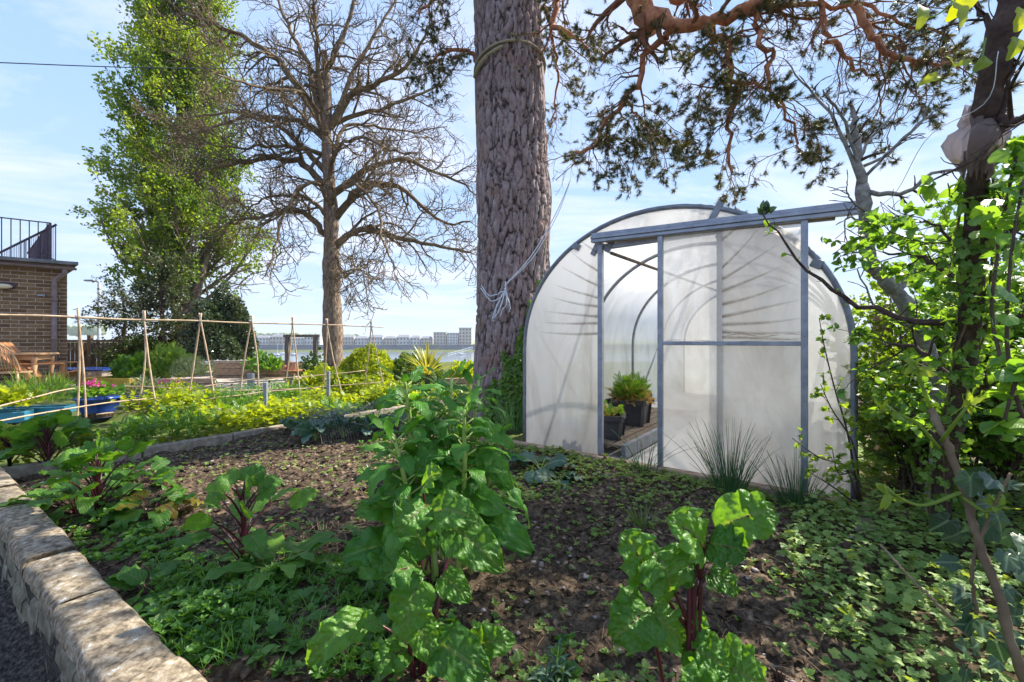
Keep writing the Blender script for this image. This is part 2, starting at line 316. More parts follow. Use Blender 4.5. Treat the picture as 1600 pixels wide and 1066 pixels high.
MT['yellowwood'] = surf('yellowwood', [(.3, (.34, .19, .03)), (.5, (.62, .42, .06)), (.7, (.72, .52, .10))], 3, .6, vs=(1, 1, 3), bmp=.2)
MT['cane'] = surf('cane', [(.3, (.32, .20, .12)), (.7, (.58, .44, .30))], 9, .6, vs=(1, 1, 1), bmp=.2)
MT['galv'] = surf('galv', [(.3, (.20, .22, .27)), (.7, (.38, .40, .46))], 9, .42, metal=.55, bmp=.08)
MT['hoop'] = surf('hoop', [(.3, (.14, .155, .18)), (.7, (.27, .29, .33))], 12, .5, metal=.4, bmp=.1)
MT['greypost'] = surf('greypost', [(.3, (.18, .19, .22)), (.7, (.34, .36, .40))], 30, .6, metal=.3)
MT['blackmetal'] = surf('blackmetal', [(.3, (.03, .018, .035)), (.7, (.085, .05, .09))], 20, .5)
MT['pipe'] = surf('pipe', [(.3, (.16, .11, .11)), (.7, (.26, .19, .18))], 9, .45, bmp=.05)
MT['felt'] = surf('felt', [(.3, (.10, .10, .11)), (.7, (.24, .24, .25))], 5, .8)
MT['timberfascia'] = surf('timberfascia', [(.3, (.10, .06, .045)), (.7, (.20, .13, .10))], 5, .8)
MT['blackplastic'] = surf('blackplastic', [(.3, (.025, .025, .028)), (.7, (.07, .07, .075))], 9, .5, bmp=.1)
MT['cobalt'] = surf('cobalt', [(.3, (.01, .03, .18)), (.7, (.03, .09, .38))], 9, .18, bmp=.05)
MT['teal'] = surf('teal', [(.3, (.02, .14, .25)), (.7, (.06, .27, .40))], 6, .2, bmp=.05)
MT['terracotta'] = surf('terracotta', [(.3, (.34, .13, .06)), (.7, (.56, .26, .14))], 9, .8)
MT['rope'] = surf('rope', [(.3, (.20, .17, .10)), (.7, (.46, .41, .27))], 60, .9, vs=(1, 1, 3), bmp=.8)
MT['string'] = surf('string', [(.3, (.55, .6, .68)), (.7, (.8, .84, .9))], 60, .7)
MT['twine'] = surf('twine', [(.3, (.2, .2, .2)), (.7, (.4, .4, .4))], 60, .7)
MT['cable'] = surf('cable', [(.3, (.02, .025, .05)), (.7, (.03, .04, .07))], 60, .6)
MT['bark_pale'] = surf('bark_pale', [(.3, (.10, .09, .08)), (.5, (.22, .205, .185)), (.7, (.36, .35, .33))], 30, .85, bmp=.7, spec=.12)
MT['bark_dark'] = surf('bark_dark', [(.3, (.035, .022, .02)), (.6, (.10, .07, .06)), (.8, (.20, .16, .13))], 30, .9, bmp=.8, spec=.12)
MT['bark_chest'] = surf('bark_chest', [(.3, (.09, .06, .045)), (.5, (.24, .175, .135)), (.7, (.44, .35, .28))], 7, .95, vs=(3, 3, 1), bmp=1., bdist=.05, spec=.12)
MT['bark_chest_limb'] = surf('bark_chest_limb', [(.3, (.085, .058, .038)), (.55, (.19, .14, .09)), (.75, (.32, .26, .18))], 6, .9, bmp=.5, spec=.12)
MT['bark_poplar'] = surf('bark_poplar', [(.3, (.10, .075, .06)), (.6, (.25, .20, .17)), (.75, (.40, .34, .29))], 5, .95, vs=(3, 3, .6), bmp=1., bdist=.05, spec=.12)
MT['bark_orange'] = surf('bark_orange', [(.3, (.16, .06, .035)), (.5, (.38, .16, .085)), (.7, (.55, .27, .15)), (.8, (.5, .36, .27))], 14, .85, bmp=.6, spec=.12)
MT['twig_orange'] = surf('twig_orange', [(.3, (.13, .055, .035)), (.7, (.30, .14, .08))], 20, .85, spec=.12)
MT['hedgewood'] = surf('hedgewood', [(.3, (.05, .035, .03)), (.7, (.14, .10, .08))], 20, .9, spec=.12)
MT['stemred'] = surf('stemred', [(.3, (.035, .007, .010)), (.7, (.105, .014, .026))], 14, .35, bmp=.1)
MT['stemgreen'] = surf('stemgreen', [(.3, (.22, .32, .06)), (.7, (.38, .48, .14))], 14, .4, bmp=.1)
MT['whiteboat'] = surf('whiteboat', [(.3, (.6, .62, .66)), (.7, (.8, .82, .85))], 2, .4)
MT['townwall'] = surf('townwall', [(.3, (.50, .49, .50)), (.7, (.66, .65, .66))], .05, .9)
MT['townwarm'] = surf('townwarm', [(.3, (.44, .38, .34)), (.7, (.58, .51, .46))], .05, .9)
MT['townroof'] = surf('townroof', [(.3, (.16, .17, .20)), (.7, (.26, .27, .30))], .2, .9)
MT['townglass'] = surf('townglass', [(.3, (.07, .08, .10)), (.7, (.14, .16, .2))], .2, .2)
MT['quay'] = surf('quay', [(.3, (.07, .09, .125)), (.7, (.13, .155, .20))], .06, .95, vs=(1, 1, 3))
MT['hill'] = surf('hill', [(.3, (.10, .16, .07)), (.5, (.22, .28, .13)), (.7, (.34, .38, .22))], .02, .95)
MT['cone'] = surf('cone', [(.3, (.06, .035, .025)), (.7, (.18, .12, .09))], 30, .9)
MT['net_dark'] = surf('net_dark', [(.3, (.10, .10, .10)), (.7, (.25, .25, .24))], 30, .8)
# foliage
MT['poplar_leaf'] = leafmat('poplar_leaf', (0.054, 0.132, 0.014), (0.228, 0.324, 0.034), .5)
MT['spinach'] = leafmat('spinach', (0.043, 0.169, 0.027), (0.121, 0.311, 0.041), .42, .38, vein=(.12, .24, .05), bmp=.8, spec=.35)
MT['chard'] = leafmat('chard', (0.039, 0.137, 0.021), (0.117, 0.273, 0.033), .42, .40, vein=(.13, .22, .05), bmp=1., spec=.35)
MT['chardyel'] = leafmat('chardyel', (.20, .22, .02), (.34, .30, .03), .5, .5, vein=(.25, .03, .05), bmp=.3, spots=(.30, .12, .03))
MT['kale'] = leafmat('kale', (0.025, 0.077, 0.049), (0.084, 0.168, 0.105), .2, .4, vein=(.16, .22, .16), bmp=.5, tl=(1.5, 1.8, .8))
MT['cress'] = leafmat('cress', (0.041, 0.135, 0.020), (0.121, 0.270, 0.041), .4)
MT['seedling'] = leafmat('seedling', (0.092, 0.196, 0.034), (0.230, 0.345, 0.092), .4)
MT['lime'] = leafmat('lime', (.13, .21, .015), (.34, .40, .03), .5, tl=(2.2, 1.9, .5))
MT['green'] = leafmat('green', (0.042, 0.132, 0.017), (0.144, 0.288, 0.036), .45)
MT['fennel'] = leafmat('fennel', (.10, .21, .04), (.24, .36, .09), .5)
MT['lavender'] = leafmat('lavender', (.10, .15, .09), (.24, .30, .19), .3)
MT['holly'] = leafmat('holly', (.020, .045, .018), (.11, .16, .08), .12, .25, spec=.9)
MT['conifer'] = leafmat('conifer', (.018, .04, .018), (.07, .10, .035), .25)
MT['darkbush'] = leafmat('darkbush', (0.023, 0.065, 0.016), (0.130, 0.221, 0.039), .35)
MT['pineneedle'] = leafmat('pineneedle', (.045, .062, .022), (.15, .14, .05), .3, tl=(1.8, 1.6, .7)) if 1 else leafmat('pineneedle', (0.027, 0.053, 0.020), (0.106, 0.125, 0.037), .2, tl=(1.8, 1.6, .7))
MT['ivy'] = leafmat('ivy', (.05, .13, .02), (.15, .28, .04), .35, .4, spec=.5)
MT['ivydark'] = leafmat('ivydark', (.018, .045, .022), (.05, .10, .04), .15, .4, vein=(.10, .16, .09), spec=.35, tl=(1.5, 1.6, .9)) if 1 else leafmat('ivydark', (0.015, 0.042, 0.033), (0.045, 0.105, 0.060), .12, .3, vein=(.08, .14, .10), spec=.6, tl=(1.5, 1.6, .9))
MT['groundivy'] = leafmat('groundivy', (.09, .18, .045), (.30, .42, .13), .3, .5, spec=.25) if 1 else leafmat('groundivy', (0.065, 0.169, 0.039), (0.260, 0.390, 0.156), .3, .45, spec=.5)
MT['apple'] = leafmat('apple', (0.050, 0.163, 0.027), (0.175, 0.338, 0.044), .45, .4, vein=(.16, .28, .06), bmp=.2)
MT['currant'] = leafmat('currant', (0.060, 0.156, 0.024), (0.240, 0.360, 0.042), .5)
MT['chive'] = leafmat('chive', (0.036, 0.108, 0.036), (0.084, 0.204, 0.060), .15)
MT['cordyline'] = leafmat('cordyline', (.16, .20, .04), (.40, .40, .10), .35, .4)
MT['shoot'] = leafmat('shoot', (.12, .22, .03), (.24, .33, .06), .45)
MT['straw'] = leafmat('straw', (.30, .22, .10), (.48, .36, .18), .3)
MT['pink'] = leafmat('pink', (.55, .05, .25), (.75, .12, .42), .4, tl=(1.2, 1, 1.1))
MT['orangeflower'] = leafmat('orangeflower', (.8, .25, .02), (.9, .4, .03), .4, tl=(1.2, 1, 1))
MT['whiteflower'] = leafmat('whiteflower', (.6, .65, .8), (.8, .82, .9), .3, tl=(1, 1, 1))

def brickmat():
    m, t, o = newmat('brick'); c = t.nodes.new('ShaderNodeTexCoord'); s = t.nodes.new('ShaderNodeSeparateXYZ'); t.links.new(c.outputs['Object'], s.inputs[0])
    k = t.nodes.new('ShaderNodeCombineXYZ'); t.links.new(M(t, 'ADD', s.outputs[0], s.outputs[1]), k.inputs[0]); t.links.new(s.outputs[2], k.inputs[1])
    b = t.nodes.new('ShaderNodeTexBrick'); t.links.new(k.outputs[0], b.inputs[0]); b.offset = .5
    for n_, v_ in (('Scale', 1.), ('Mortar Size', .0065), ('Mortar Smooth', .15), ('Bias', -.1), ('Brick Width', .225), ('Row Height', .075)): b.inputs[n_].default_value = v_
    b.inputs['Color1'].default_value = (.15, .085, .04, 1); b.inputs['Color2'].default_value = (.30, .19, .10, 1); b.inputs['Mortar'].default_value = (.46, .40, .33, 1)
    f = texnoise(t, 22, 8, .7); col = N(t, 'ShaderNodeMix', data_type='RGBA', blend_type='MULTIPLY'); col.inputs[0].default_value = .8
    t.links.new(b.outputs[0], col.inputs[6]); t.links.new(ramp(t, f, [(.3, (.55, .5, .5)), (.7, (1.25, 1.2, 1.15))]), col.inputs[7])
    p = N(t, 'ShaderNodeBsdfPrincipled', i_Roughness=.95); t.links.new(col.outputs[2], p.inputs[0])
    h = M(t, 'ADD', M(t, 'MULTIPLY', b.outputs[1], -1.), M(t, 'MULTIPLY', f, .4)); t.links.new(bump(t, h, .8, .008), p.inputs['Normal']); t.links.new(p.outputs[0], o.inputs[0]); return m
MT['brick'] = brickmat()
def filmmat(name, clear=.16, dirt=.5):
    m, t, o = newmat(name); f = texnoise(t, 1.5, 8, .62, objvec(t, (1.4, 1.4, .5)), 1.6); f2 = texnoise(t, 34, 4, .7)
    v = N(t, 'ShaderNodeTexVoronoi', i_Scale=26.); spk = ramp(t, v.outputs['Distance'], [(.035, (1, 1, 1)), (.06, (0, 0, 0))])
    col = mixc(t, M(t, 'MULTIPLY', ramp(t, f, [(.42, (0, 0, 0)), (.70, (1, 1, 1))]), dirt), (.80, .795, .79), (.50, .45, .40))
    col = mixc(t, M(t, 'MULTIPLY', spk, .35), col, (.25, .2, .15))
    tr = t.nodes.new('ShaderNodeBsdfTranslucent'); t.links.new(col, tr.inputs[0]); df = N(t, 'ShaderNodeBsdfDiffuse'); t.links.new(col, df.inputs[0])
    tp = t.nodes.new('ShaderNodeBsdfTransparent'); tp.inputs[0].default_value = (.95, .96, .96, 1); gl = N(t, 'ShaderNodeBsdfGlossy', i_Roughness=.22)
    t.links.new(bump(t, f, .35, .03), gl.inputs['Normal'])
    def mixs(fac, a, b):
        n = t.nodes.new('ShaderNodeMixShader')
        if isinstance(fac, float): n.inputs[0].default_value = fac
        else: t.links.new(fac, n.inputs[0])
        t.links.new(a, n.inputs[1]); t.links.new(b, n.inputs[2]); return n.outputs[0]
    s1 = mixs(.26, tr.outputs[0], df.outputs[0]); s2 = mixs(M(t, 'ADD', M(t, 'MULTIPLY', f2, .08), clear - .04), s1, tp.outputs[0]); s3 = mixs(.07, s2, gl.outputs[0])
    t.links.new(s3, o.inputs[0]); return m
MT['film'] = filmmat('film'); MT['endfilm'] = filmmat('endfilm', .22, .75)
def clothmat():
    m, t, o = newmat('mesh_cloth'); uv = t.nodes.new('ShaderNodeUVMap'); c = N(t, 'ShaderNodeTexChecker', i_Scale=420.); t.links.new(uv.outputs[0], c.inputs[0])
    p = N(t, 'ShaderNodeBsdfPrincipled', i_Roughness=.8); p.inputs[0].default_value = (.24, .185, .175, 1); tr = t.nodes.new('ShaderNodeBsdfTranslucent'); tr.inputs[0].default_value = (.45, .34, .32, 1)
    tp = t.nodes.new('ShaderNodeBsdfTransparent'); a = N(t, 'ShaderNodeMixShader'); a.inputs[0].default_value = .3; t.links.new(p.outputs[0], a.inputs[1]); t.links.new(tr.outputs[0], a.inputs[2])
    b = N(t, 'ShaderNodeMixShader'); t.links.new(M(t, 'MULTIPLY', c.outputs[1], .55), b.inputs[0]); t.links.new(a.outputs[0], b.inputs[1]); t.links.new(tp.outputs[0], b.inputs[2]); t.links.new(b.outputs[0], o.inputs[0]); return m
MT['cloth'] = clothmat()
def barkmat():
    m, t, o = newmat('pine_bark'); at = N(t, 'ShaderNodeAttribute', attribute_name='tint'); f = texnoise(t, 16, 10, .7, objvec(t, (1, 1, .5))); f3 = texnoise(t, 2.2, 4)
    pl = ramp(t, f, [(.28, (.11, .07, .065)), (.45, (.24, .175, .17)), (.6, (.34, .275, .275)), (.74, (.48, .40, .40))])
    pl = mixc(t, ramp(t, f3, [(.5, (0, 0, 0)), (.66, (.45, .45, .45))]), pl, (.30, .16, .11))
    ck = ramp(t, M(t, 'ADD', at.outputs['Fac'], M(t, 'MULTIPLY', M(t, 'SUBTRACT', f, .5), .35)), [(.16, (0, 0, 0)), (.42, (1, 1, 1))])
    col = mixc(t, ck, (.035, .024, .020), pl); p = N(t, 'ShaderNodeBsdfPrincipled', i_Roughness=.92); t.links.new(col, p.inputs[0]); t.links.new(bump(t, f, 1., .02), p.inputs['Normal']); t.links.new(p.outputs[0], o.inputs[0]); return m
MT['pine_bark'] = barkmat()
def watermat():
    m, t, o = newmat('water'); p = N(t, 'ShaderNodeBsdfPrincipled', i_Roughness=.12); p.inputs[0].default_value = (.20, .24, .27, 1)
    t.links.new(bump(t, texnoise(t, .6, 5), .25, .4), p.inputs['Normal']); t.links.new(p.outputs[0], o.inputs[0]); return m
MT['water'] = watermat()
m_, t_, o_ = newmat('lampglass'); p_ = N(t_, 'ShaderNodeBsdfPrincipled', i_Roughness=.3); p_.inputs[0].default_value = (.72, .62, .42, 1); t_.links.new(p_.outputs[0], o_.inputs[0]); MT['lampglass'] = m_
m_, t_, o_ = newmat('crease'); f_ = texnoise(t_, 20, 6, .75, objvec(t_, (.6, 1, 1))); a_ = t_.nodes.new('ShaderNodeBsdfTransparent'); d_ = t_.nodes.new('ShaderNodeBsdfDiffuse'); d_.inputs[0].default_value = (.24, .16, .10, 1)
x_ = t_.nodes.new('ShaderNodeMixShader'); q_ = N(t_, 'ShaderNodeAttribute', attribute_name='tint'); t_.links.new(M(t_, 'MULTIPLY', ramp(t_, f_, [(.30, (.35, .35, .35)), (.60, (.9, .9, .9))]), q_.outputs['Fac'], True), x_.inputs[0]); t_.links.new(a_.outputs[0], x_.inputs[1]); t_.links.new(d_.outputs[0], x_.inputs[2]); t_.links.new(x_.outputs[0], o_.inputs[0]); MT['crease'] = m_
# ================================================================== SETTING
WD = nrm(np.array([-.835, .56])); WN = np.array([-WD[1], WD[0]]) * 1.0      # wall direction; WN points to the camera side / down-left
W0 = np.array([-.84, 1.18])
BD = nrm(np.array([2.08, 2.87])); B0 = np.array([-4.04, 3.33])                # back edging
TL = np.array([.135, 4.47]); TE = nrm(np.array([.796, -.605])); TI = np.array([-TE[1], TE[0]]); TW = 2.71
RB0 = np.array([2.24, 2.72]); RBD = nrm(np.array([-.60, -.80]))                # right edge of the bed
# ground sheet, one piece to the horizon
def axis(fine, far, n=26):
    a, b, st = fine; c = np.arange(a, b + 1e-6, st); g1 = a - np.geomspace(st, far, n)[::-1]; g2 = b + np.geomspace(st, far, n); return np.concatenate([g1, c, g2])
xs = axis((-9, 7, .16), 2600); ys = axis((-2, 12, .16), 2600)
X, Y = np.meshgrid(xs, ys, indexing='ij')
dw = (X - W0[0]) * WN[0] + (Y - W0[1]) * WN[1]                               # >0: camera side of the wall
Z = -.06 + .035 * fbm(X, Y, 3, 4, .8)
Z = np.where(dw > .1, -.27 + .01 * fbm(X, Y, 4, 3, 3), Z)
Z = np.where((X < -4.5) & (Y > 6) & (dw <= .1), .05 + .04 * fbm(X, Y, 5, 3, 1), Z)
shore = 25 + 2 * np.sin(X * .1)
Z = Z - np.clip((Y - shore) / 14, 0, 1) * 11.2
Z = np.where(Y > 448, -2.9 + .004 * (Y - 448) + 0 * X, Z)
hillm = np.exp(-((X + 560) / 150) ** 2 - ((Y - 700) / 90) ** 2) * 17 + np.exp(-((X + 380) / 260) ** 2 - ((Y - 1100) / 160) ** 2) * 12
Z = Z + np.where(Y > 448, hillm, 0)
g = G(); nx, ny = X.shape; i, j = np.meshgrid(np.arange(nx - 1), np.arange(ny - 1), indexing='ij')
q = np.stack([i * ny + j, (i + 1) * ny + j, (i + 1) * ny + j + 1, i * ny + j + 1], -1).reshape(-1, 4)
cy_ = (ys[:-1] + ys[1:])[q[:, 0] % ny % (ny - 1)] / 2; cxx = X.reshape(-1)[q[:, 0]]; cyy = Y.reshape(-1)[q[:, 0]]
dq = (cxx - W0[0]) * WN[0] + (cyy - W0[1]) * WN[1]
mt = np.where(cyy > 440, 2, np.where((dq > .1) & (cyy < 12), 1, 0))
g.add(np.stack([X, Y, Z], -1).reshape(-1, 3), q); g.m = [mt]
tag(g.build('ground', [MT['ground'], MT['path'], MT['hill']], smooth=True), kind='structure')
g = G(); g.add([[-2500, 24, -9.6], [2500, 24, -9.6], [2500, 449, -9.6], [-2500, 449, -9.6]], np.array([[0, 1, 2, 3]])); tag(g.build('water', MT['water']), kind='structure')
# soil of the raised bed
def inbed(x, y, m=0.):
    a = (x - W0[0]) * WN[0] + (y - W0[1]) * WN[1] < -m
    nb = np.array([-BD[1], BD[0]]); b = (x - B0[0]) * nb[0] + (y - B0[1]) * nb[1] < -m
    c = (x - TL[0]) * TI[0] + (y - TL[1]) * TI[1] < -.12 - m
    nr = np.array([-RBD[1], RBD[0]]); d = (x - RB0[0]) * nr[0] + (y - RB0[1]) * nr[1] < -m
    return a & b & (c | (x < -.3)) & d & (y < 6.8)
def soilz(x, y): return .015 + .045 * fbm(x, y, 11, 4, 1.3) + .030 * fbm(x, y, 12, 5, 7.) + .012 * fbm(x, y, 13, 3, 34.)
st = .022; xs = np.arange(-4.5, 3.0, st); ys = np.concatenate([np.arange(.3, 4, st), np.arange(4, 8.4, st * 1.8)])
X, Y = np.meshgrid(xs, ys, indexing='ij'); Z = soilz(X, Y); nx, ny = X.shape; i, j = np.meshgrid(np.arange(nx - 1), np.arange(ny - 1), indexing='ij')
q = np.stack([i * ny + j, (i + 1) * ny + j, (i + 1) * ny + j + 1, i * ny + j + 1], -1).reshape(-1, 4)
ok = inbed(X.ravel()[q], Y.ravel()[q], -.08).all(1)
g = G(); g.add(np.stack([X, Y, Z], -1).reshape(-1, 3), q[ok]); tag(g.build('soil', MT['soil'], smooth=True), kind='structure')
# patio paving + a strip of paving through the vegetable garden
g = G(); c0 = P(108, 600, 11.)[:2]
box(g, (-7.3, 9.3, .07), (5.0, 1.9, .10), rz=R(-12)); box(g, (-8.2, 11.6, .066), (4.5, 5.4, .10), rz=R(20)); box(g, (-11, 9.6, .06), (5, 3.2, .10), rz=R(8))
tag(g.build('patio', MT['patio'], bevel=.01), kind='structure')

# --- clods, chips, pebbles, weeds on the soil
r = RNG(5)
def bedpts(n, rr, m=.02):
    x = rr.uniform(-4.2, 2.4, n * 3); y = rr.uniform(.6, 8, n * 3) ; k = inbed(x, y, m); x, y = x[k][:n], y[k][:n]; return x, y
def rocks(g, pos, s, rr, flat=.7):
    base = np.array([[1, 0, 0], [-1, 0, 0], [0, 1, 0], [0, -1, 0], [0, 0, 1], [0, 0, -1], [.6, .6, .6], [-.6, .6, .6], [-.6, -.6, .6], [.6, -.6, .6]], float)
    f = np.array([[0, 6, 4], [6, 2, 4], [2, 7, 4], [7, 1, 4], [1, 8, 4], [8, 3, 4], [3, 9, 4], [9, 0, 4], [0, 2, 6], [2, 1, 7], [1, 3, 8], [3, 0, 9], [0, 5, 2], [2, 5, 1], [1, 5, 3], [3, 5, 0]])
    n = len(pos); V = base[None] * rr.uniform(.6, 1.25, (n, 10, 1)); a = rr.uniform(0, 6.3, n); c, s_ = np.cos(a), np.sin(a)
    V = np.stack([V[..., 0] * c[:, None] - V[..., 1] * s_[:, None], V[..., 0] * s_[:, None] + V[..., 1] * c[:, None], V[..., 2] * flat], -1) * s[:, None, None] + pos[:, None]
    g.add(V.reshape(-1, 3), (f[None] + (np.arange(n) * 10)[:, None, None]).reshape(-1, 3), tint=np.repeat(rr.random(n), 10))
x, y = bedpts(15000, r); g = G(); rocks(g, np.stack([x, y, soilz(x, y)], -1), (.005 + .030 * r.random(len(x)) ** 6), r); tag(g.build('soil_clods', MT['clod']), 'crumbly dark clods scattered over the raised bed soil', 'soil clods', kind='stuff')
x, y = bedpts(4800, r); g = G(); d = nrm(r.normal(size=(len(x), 3)) * [1, 1, .25]); inst(g, T_dia, np.stack([x, y, soilz(x, y) + .008], -1), d, nrm(r.normal(size=(len(x), 3)) * .5 + [0, 0, 1]), r.uniform(.012, .045, len(x)), r.random(len(x)))
tag(g.build('wood_chips', MT['chip']), 'dry brown mulch chips and leaf bits littering the soil', 'mulch', kind='stuff')
x, y = bedpts(5200, r); g = G(); a = r.uniform(0, 6.3, len(x)); L_ = r.uniform(.02, .055, len(x)) * np.where(r.random(len(x)) < .04, 2.6, 1.); z = soilz(x, y) + .006; dx_ = np.stack([np.cos(a) * L_, np.sin(a) * L_, r.normal(size=len(x)) * .006], -1); c_ = np.stack([x, y, z], -1)
tubes(g, np.stack([c_ - dx_ / 2, c_ + [0, 0, .003], c_ + dx_ / 2], 1), np.repeat((.0007 + L_ * .012)[:, None], 3, 1), 3, cap=False); tag(g.build('fallen_needles', MT['chip']), 'brown fallen pine needles and broken twigs strewn over the soil', 'needle litter', kind='stuff')
x, y = bedpts(650, r); g = G(); rocks(g, np.stack([x, y, soilz(x, y) + .004], -1), r.uniform(.006, .02, len(x)), r, .6); tag(g.build('pebbles', MT['pebble'], smooth=True), 'small pale pebbles lying in the soil of the bed', 'pebbles', kind='stuff')
def sprigs(g, x, y, z, rr, size, n=5, T=T_fold, lean=.9):
    """little rosettes"""
    k = len(x); a = rr.uniform(0, 6.3, (k, 1)) + np.arange(n)[None] * 2 * math.pi / n + rr.normal(size=(k, n)) * .3
    d = np.stack([np.cos(a), np.sin(a), rr.uniform(.1, lean, (k, n))], -1).reshape(-1, 3); pos = np.repeat(np.stack([x, y, z], -1), n, 0); s = np.repeat(size * rr.uniform(.6, 1.3, k), n) * rr.uniform(.7, 1.2, k * n)
    inst(g, T, pos, d, np.array([0, 0, 1.]) + rr.normal(size=d.shape) * .25, s, np.clip(np.repeat(rr.random(k), n) + rr.normal(size=k * n) * .15, 0, 1))
# seedlings: denser near the tunnel board, in patches
x, y = bedpts(26000, r); dT = -((x - TL[0]) * TI[0] + (y - TL[1]) * TI[1]); pat = fbm(x, y, 21, 4, 1.6)
pr = np.clip(.06 + .9 * np.exp(-((dT - .25) / .35) ** 2) * (x > -.4) + .55 * (pat > .25) * (x > -.2) + .16 * (pat > .5) + .9 * (y > 5.6) * (pat > .0), 0, 1); pr = np.where((x < -1.6) & (y < 5.5), pr * .25, pr)
k = r.random(len(x)) < np.clip(pr * .8 + .035, 0, 1); x, y = x[k], y[k]; g = G(); sprigs(g, x, y, soilz(x, y) + r.uniform(.0, .03, len(x)), r, .022, 5)
tag(g.build('weed_seedlings', MT['seedling']), 'pale green weed seedlings scattered over the raised bed', 'weeds', kind='stuff')
def patch(px0, px1, py0, py1, n, rr, z=.03):
    px = rr.uniform(px0, px1, n); d = rr.uniform((CZ - z) * F / (py1 - 533), (CZ - z) * F / (py0 - 533), n); return (px - 800) / F * d, d
g = G()
for (a, b, c, e, n) in ((240, 600, 890, 1070, 1700), (120, 300, 790, 880, 550), (60, 200, 740, 830, 300), (640, 900, 990, 1066, 380), (560, 640, 690, 760, 300)):
    x, y = patch(a, b, c, e, n, r); k = inbed(x, y, .02) & (fbm(x, y, 31, 4, 4.) > .02 + .22 * r.normal(size=len(x))); x, y = x[k], y[k]; hh_ = .5 + .5 * fbm(x, y, 33, 3, 2.5); sprigs(g, x, y, soilz(x, y) + .005 + r.uniform(0, .07, len(x)) * hh_, r, .024 * (.7 + .6 * r.random(len(x))), 7, T_fold, 1.5)
x, y = patch(240, 620, 880, 1070, 420, r); k = inbed(x, y, .02); x, y = x[k], y[k]; sprigs(g, x, y, soilz(x, y) + .03, r, .055 * (.5 + r.random(len(x))), 4, T_blade, 2.5)
x, y = patch(200, 640, 820, 1070, 150, r); k = inbed(x, y, .02); x, y = x[k], y[k]; sprigs(g, x, y, soilz(x, y) + .03, r, .045, 4, T_oval, 1.0)
tag(g.build('cress_groundcover', MT['cress']), 'dense low mat of small green leaves in the foreground soil', 'ground cover', kind='stuff')
# ivy and weeds on the bank right of the bed
nr = np.array([-RBD[1], RBD[0]])
def bankz(x, y): d = (x - RB0[0]) * nr[0] + (y - RB0[1]) * nr[1]; return .02 + np.clip(d, 0, 3) * .16 + .05 * fbm(x, y, 41, 3, 2.)
xs = np.arange(0.2, 7, .08); ys = np.arange(-.2, 9, .08); X, Y = np.meshgrid(xs, ys, indexing='ij'); Z = bankz(X, Y) - .03; nx, ny = X.shape
i, j = np.meshgrid(np.arange(nx - 1), np.arange(ny - 1), indexing='ij'); q = np.stack([i * ny + j, (i + 1) * ny + j, (i + 1) * ny + j + 1, i * ny + j + 1], -1).reshape(-1, 4)
dd = (X - RB0[0]) * nr[0] + (Y - RB0[1]) * nr[1]; tx = (X - TL[0]) * TE[0] + (Y - TL[1]) * TE[1]
ok = ((dd.ravel()[q] > -.02) & ((tx.ravel()[q] > TW + .1) | (((X - TL[0]) * TI[0] + (Y - TL[1]) * TI[1]).ravel()[q] < -.05))).all(1)
g = G(); g.add(np.stack([X, Y, Z], -1).reshape(-1, 3), q[ok]); tag(g.build('bank_ground', MT['soil'], smooth=True), kind='structure')
x = r.uniform(.3, 3.6, 17000); y = r.uniform(.6, 4.2, 17000); dd = (x - RB0[0]) * nr[0] + (y - RB0[1]) * nr[1]; tx = (x - TL[0]) * TE[0] + (y - TL[1]) * TE[1]
k = (dd > -.35 + .3 * fbm(x, y, 43, 3, 2.)) & ((tx > TW + .05) | (((x - TL[0]) * TI[0] + (y - TL[1]) * TI[1]) < -.15)) & (dd < 1.7); x, y = x[k], y[k]; n = len(x)
g = G(); a = r.uniform(0, 6.3, n); d = np.stack([np.cos(a), np.sin(a), r.uniform(-.3, .35, n)], -1); z = np.maximum(bankz(x, y), .02) + r.uniform(.0, .10, n)
inst(g, T_ivy2, np.stack([x, y, z], -1), d, nrm(r.normal(size=(n, 3)) * .4 + [0, 0, 1]), r.uniform(.022, .060, n), r.random(n))
tag(g.build('ground_ivy', MT['groundivy']), 'pale sunlit ivy leaves carpeting the bank beside the bed', 'ground ivy', kind='stuff')
# bright-leaved mass in the beds beyond the edging
def inveg(x, y):
    nb = np.array([-BD[1], BD[0]]); return ((x - B0[0]) * nb[0] + (y - B0[1]) * nb[1] > .1)
x = r.uniform(-6.5, 0.3, 30000); y = r.uniform(3.6, 10.5, 30000); e = (x + 3.1) / 1. - (y - 6.2) * -.0
nb = np.array([-BD[1], BD[0]]); de = (x - B0[0]) * nb[0] + (y - B0[1]) * nb[1]; hh = fbm(x, y, 51, 4, .9)
k = (((de > .1) & (de < 1.15)) | ((de > 1.7) & (de < 2.6) & (y > 5.8)) | ((y > 6.9) & (x > -3.9) & (de > 0)) ) & (x > -y * 1.25) & (hh > -.45) & (y < 9.5); x, y, hh = x[k], y[k], hh[k]; n = len(x)
top = .17 + .20 * np.clip(hh + .4, 0, 1); z = top * r.random(n) ** .45 + .02
g = G(); d = nrm(np.stack([r.normal(size=n), r.normal(size=n), r.uniform(.0, 1.1, n)], -1)); mt = fbm(x, y, 52, 3, .7)
for T, m_i, kk, s0 in ((T_lobed, 0, mt > .05, .075), (T_fea, 1, (mt <= .05) & (mt > -.3), .11), (T_fold, 2, mt <= -.3, .06)):
    kk = np.where(kk)[0]; kk = np.concatenate([kk] * 2); inst(g, T, np.stack([x[kk] + r.normal(size=len(kk)) * .05, y[kk] + r.normal(size=len(kk)) * .05, z[kk] * r.uniform(.6, 1.1, len(kk))], -1), nrm(d[kk] + r.normal(size=(len(kk), 3)) * .4), [0, 0, 1.], r.uniform(.6, 1.2, len(kk)) * s0, r.random(len(kk)), mat=m_i)
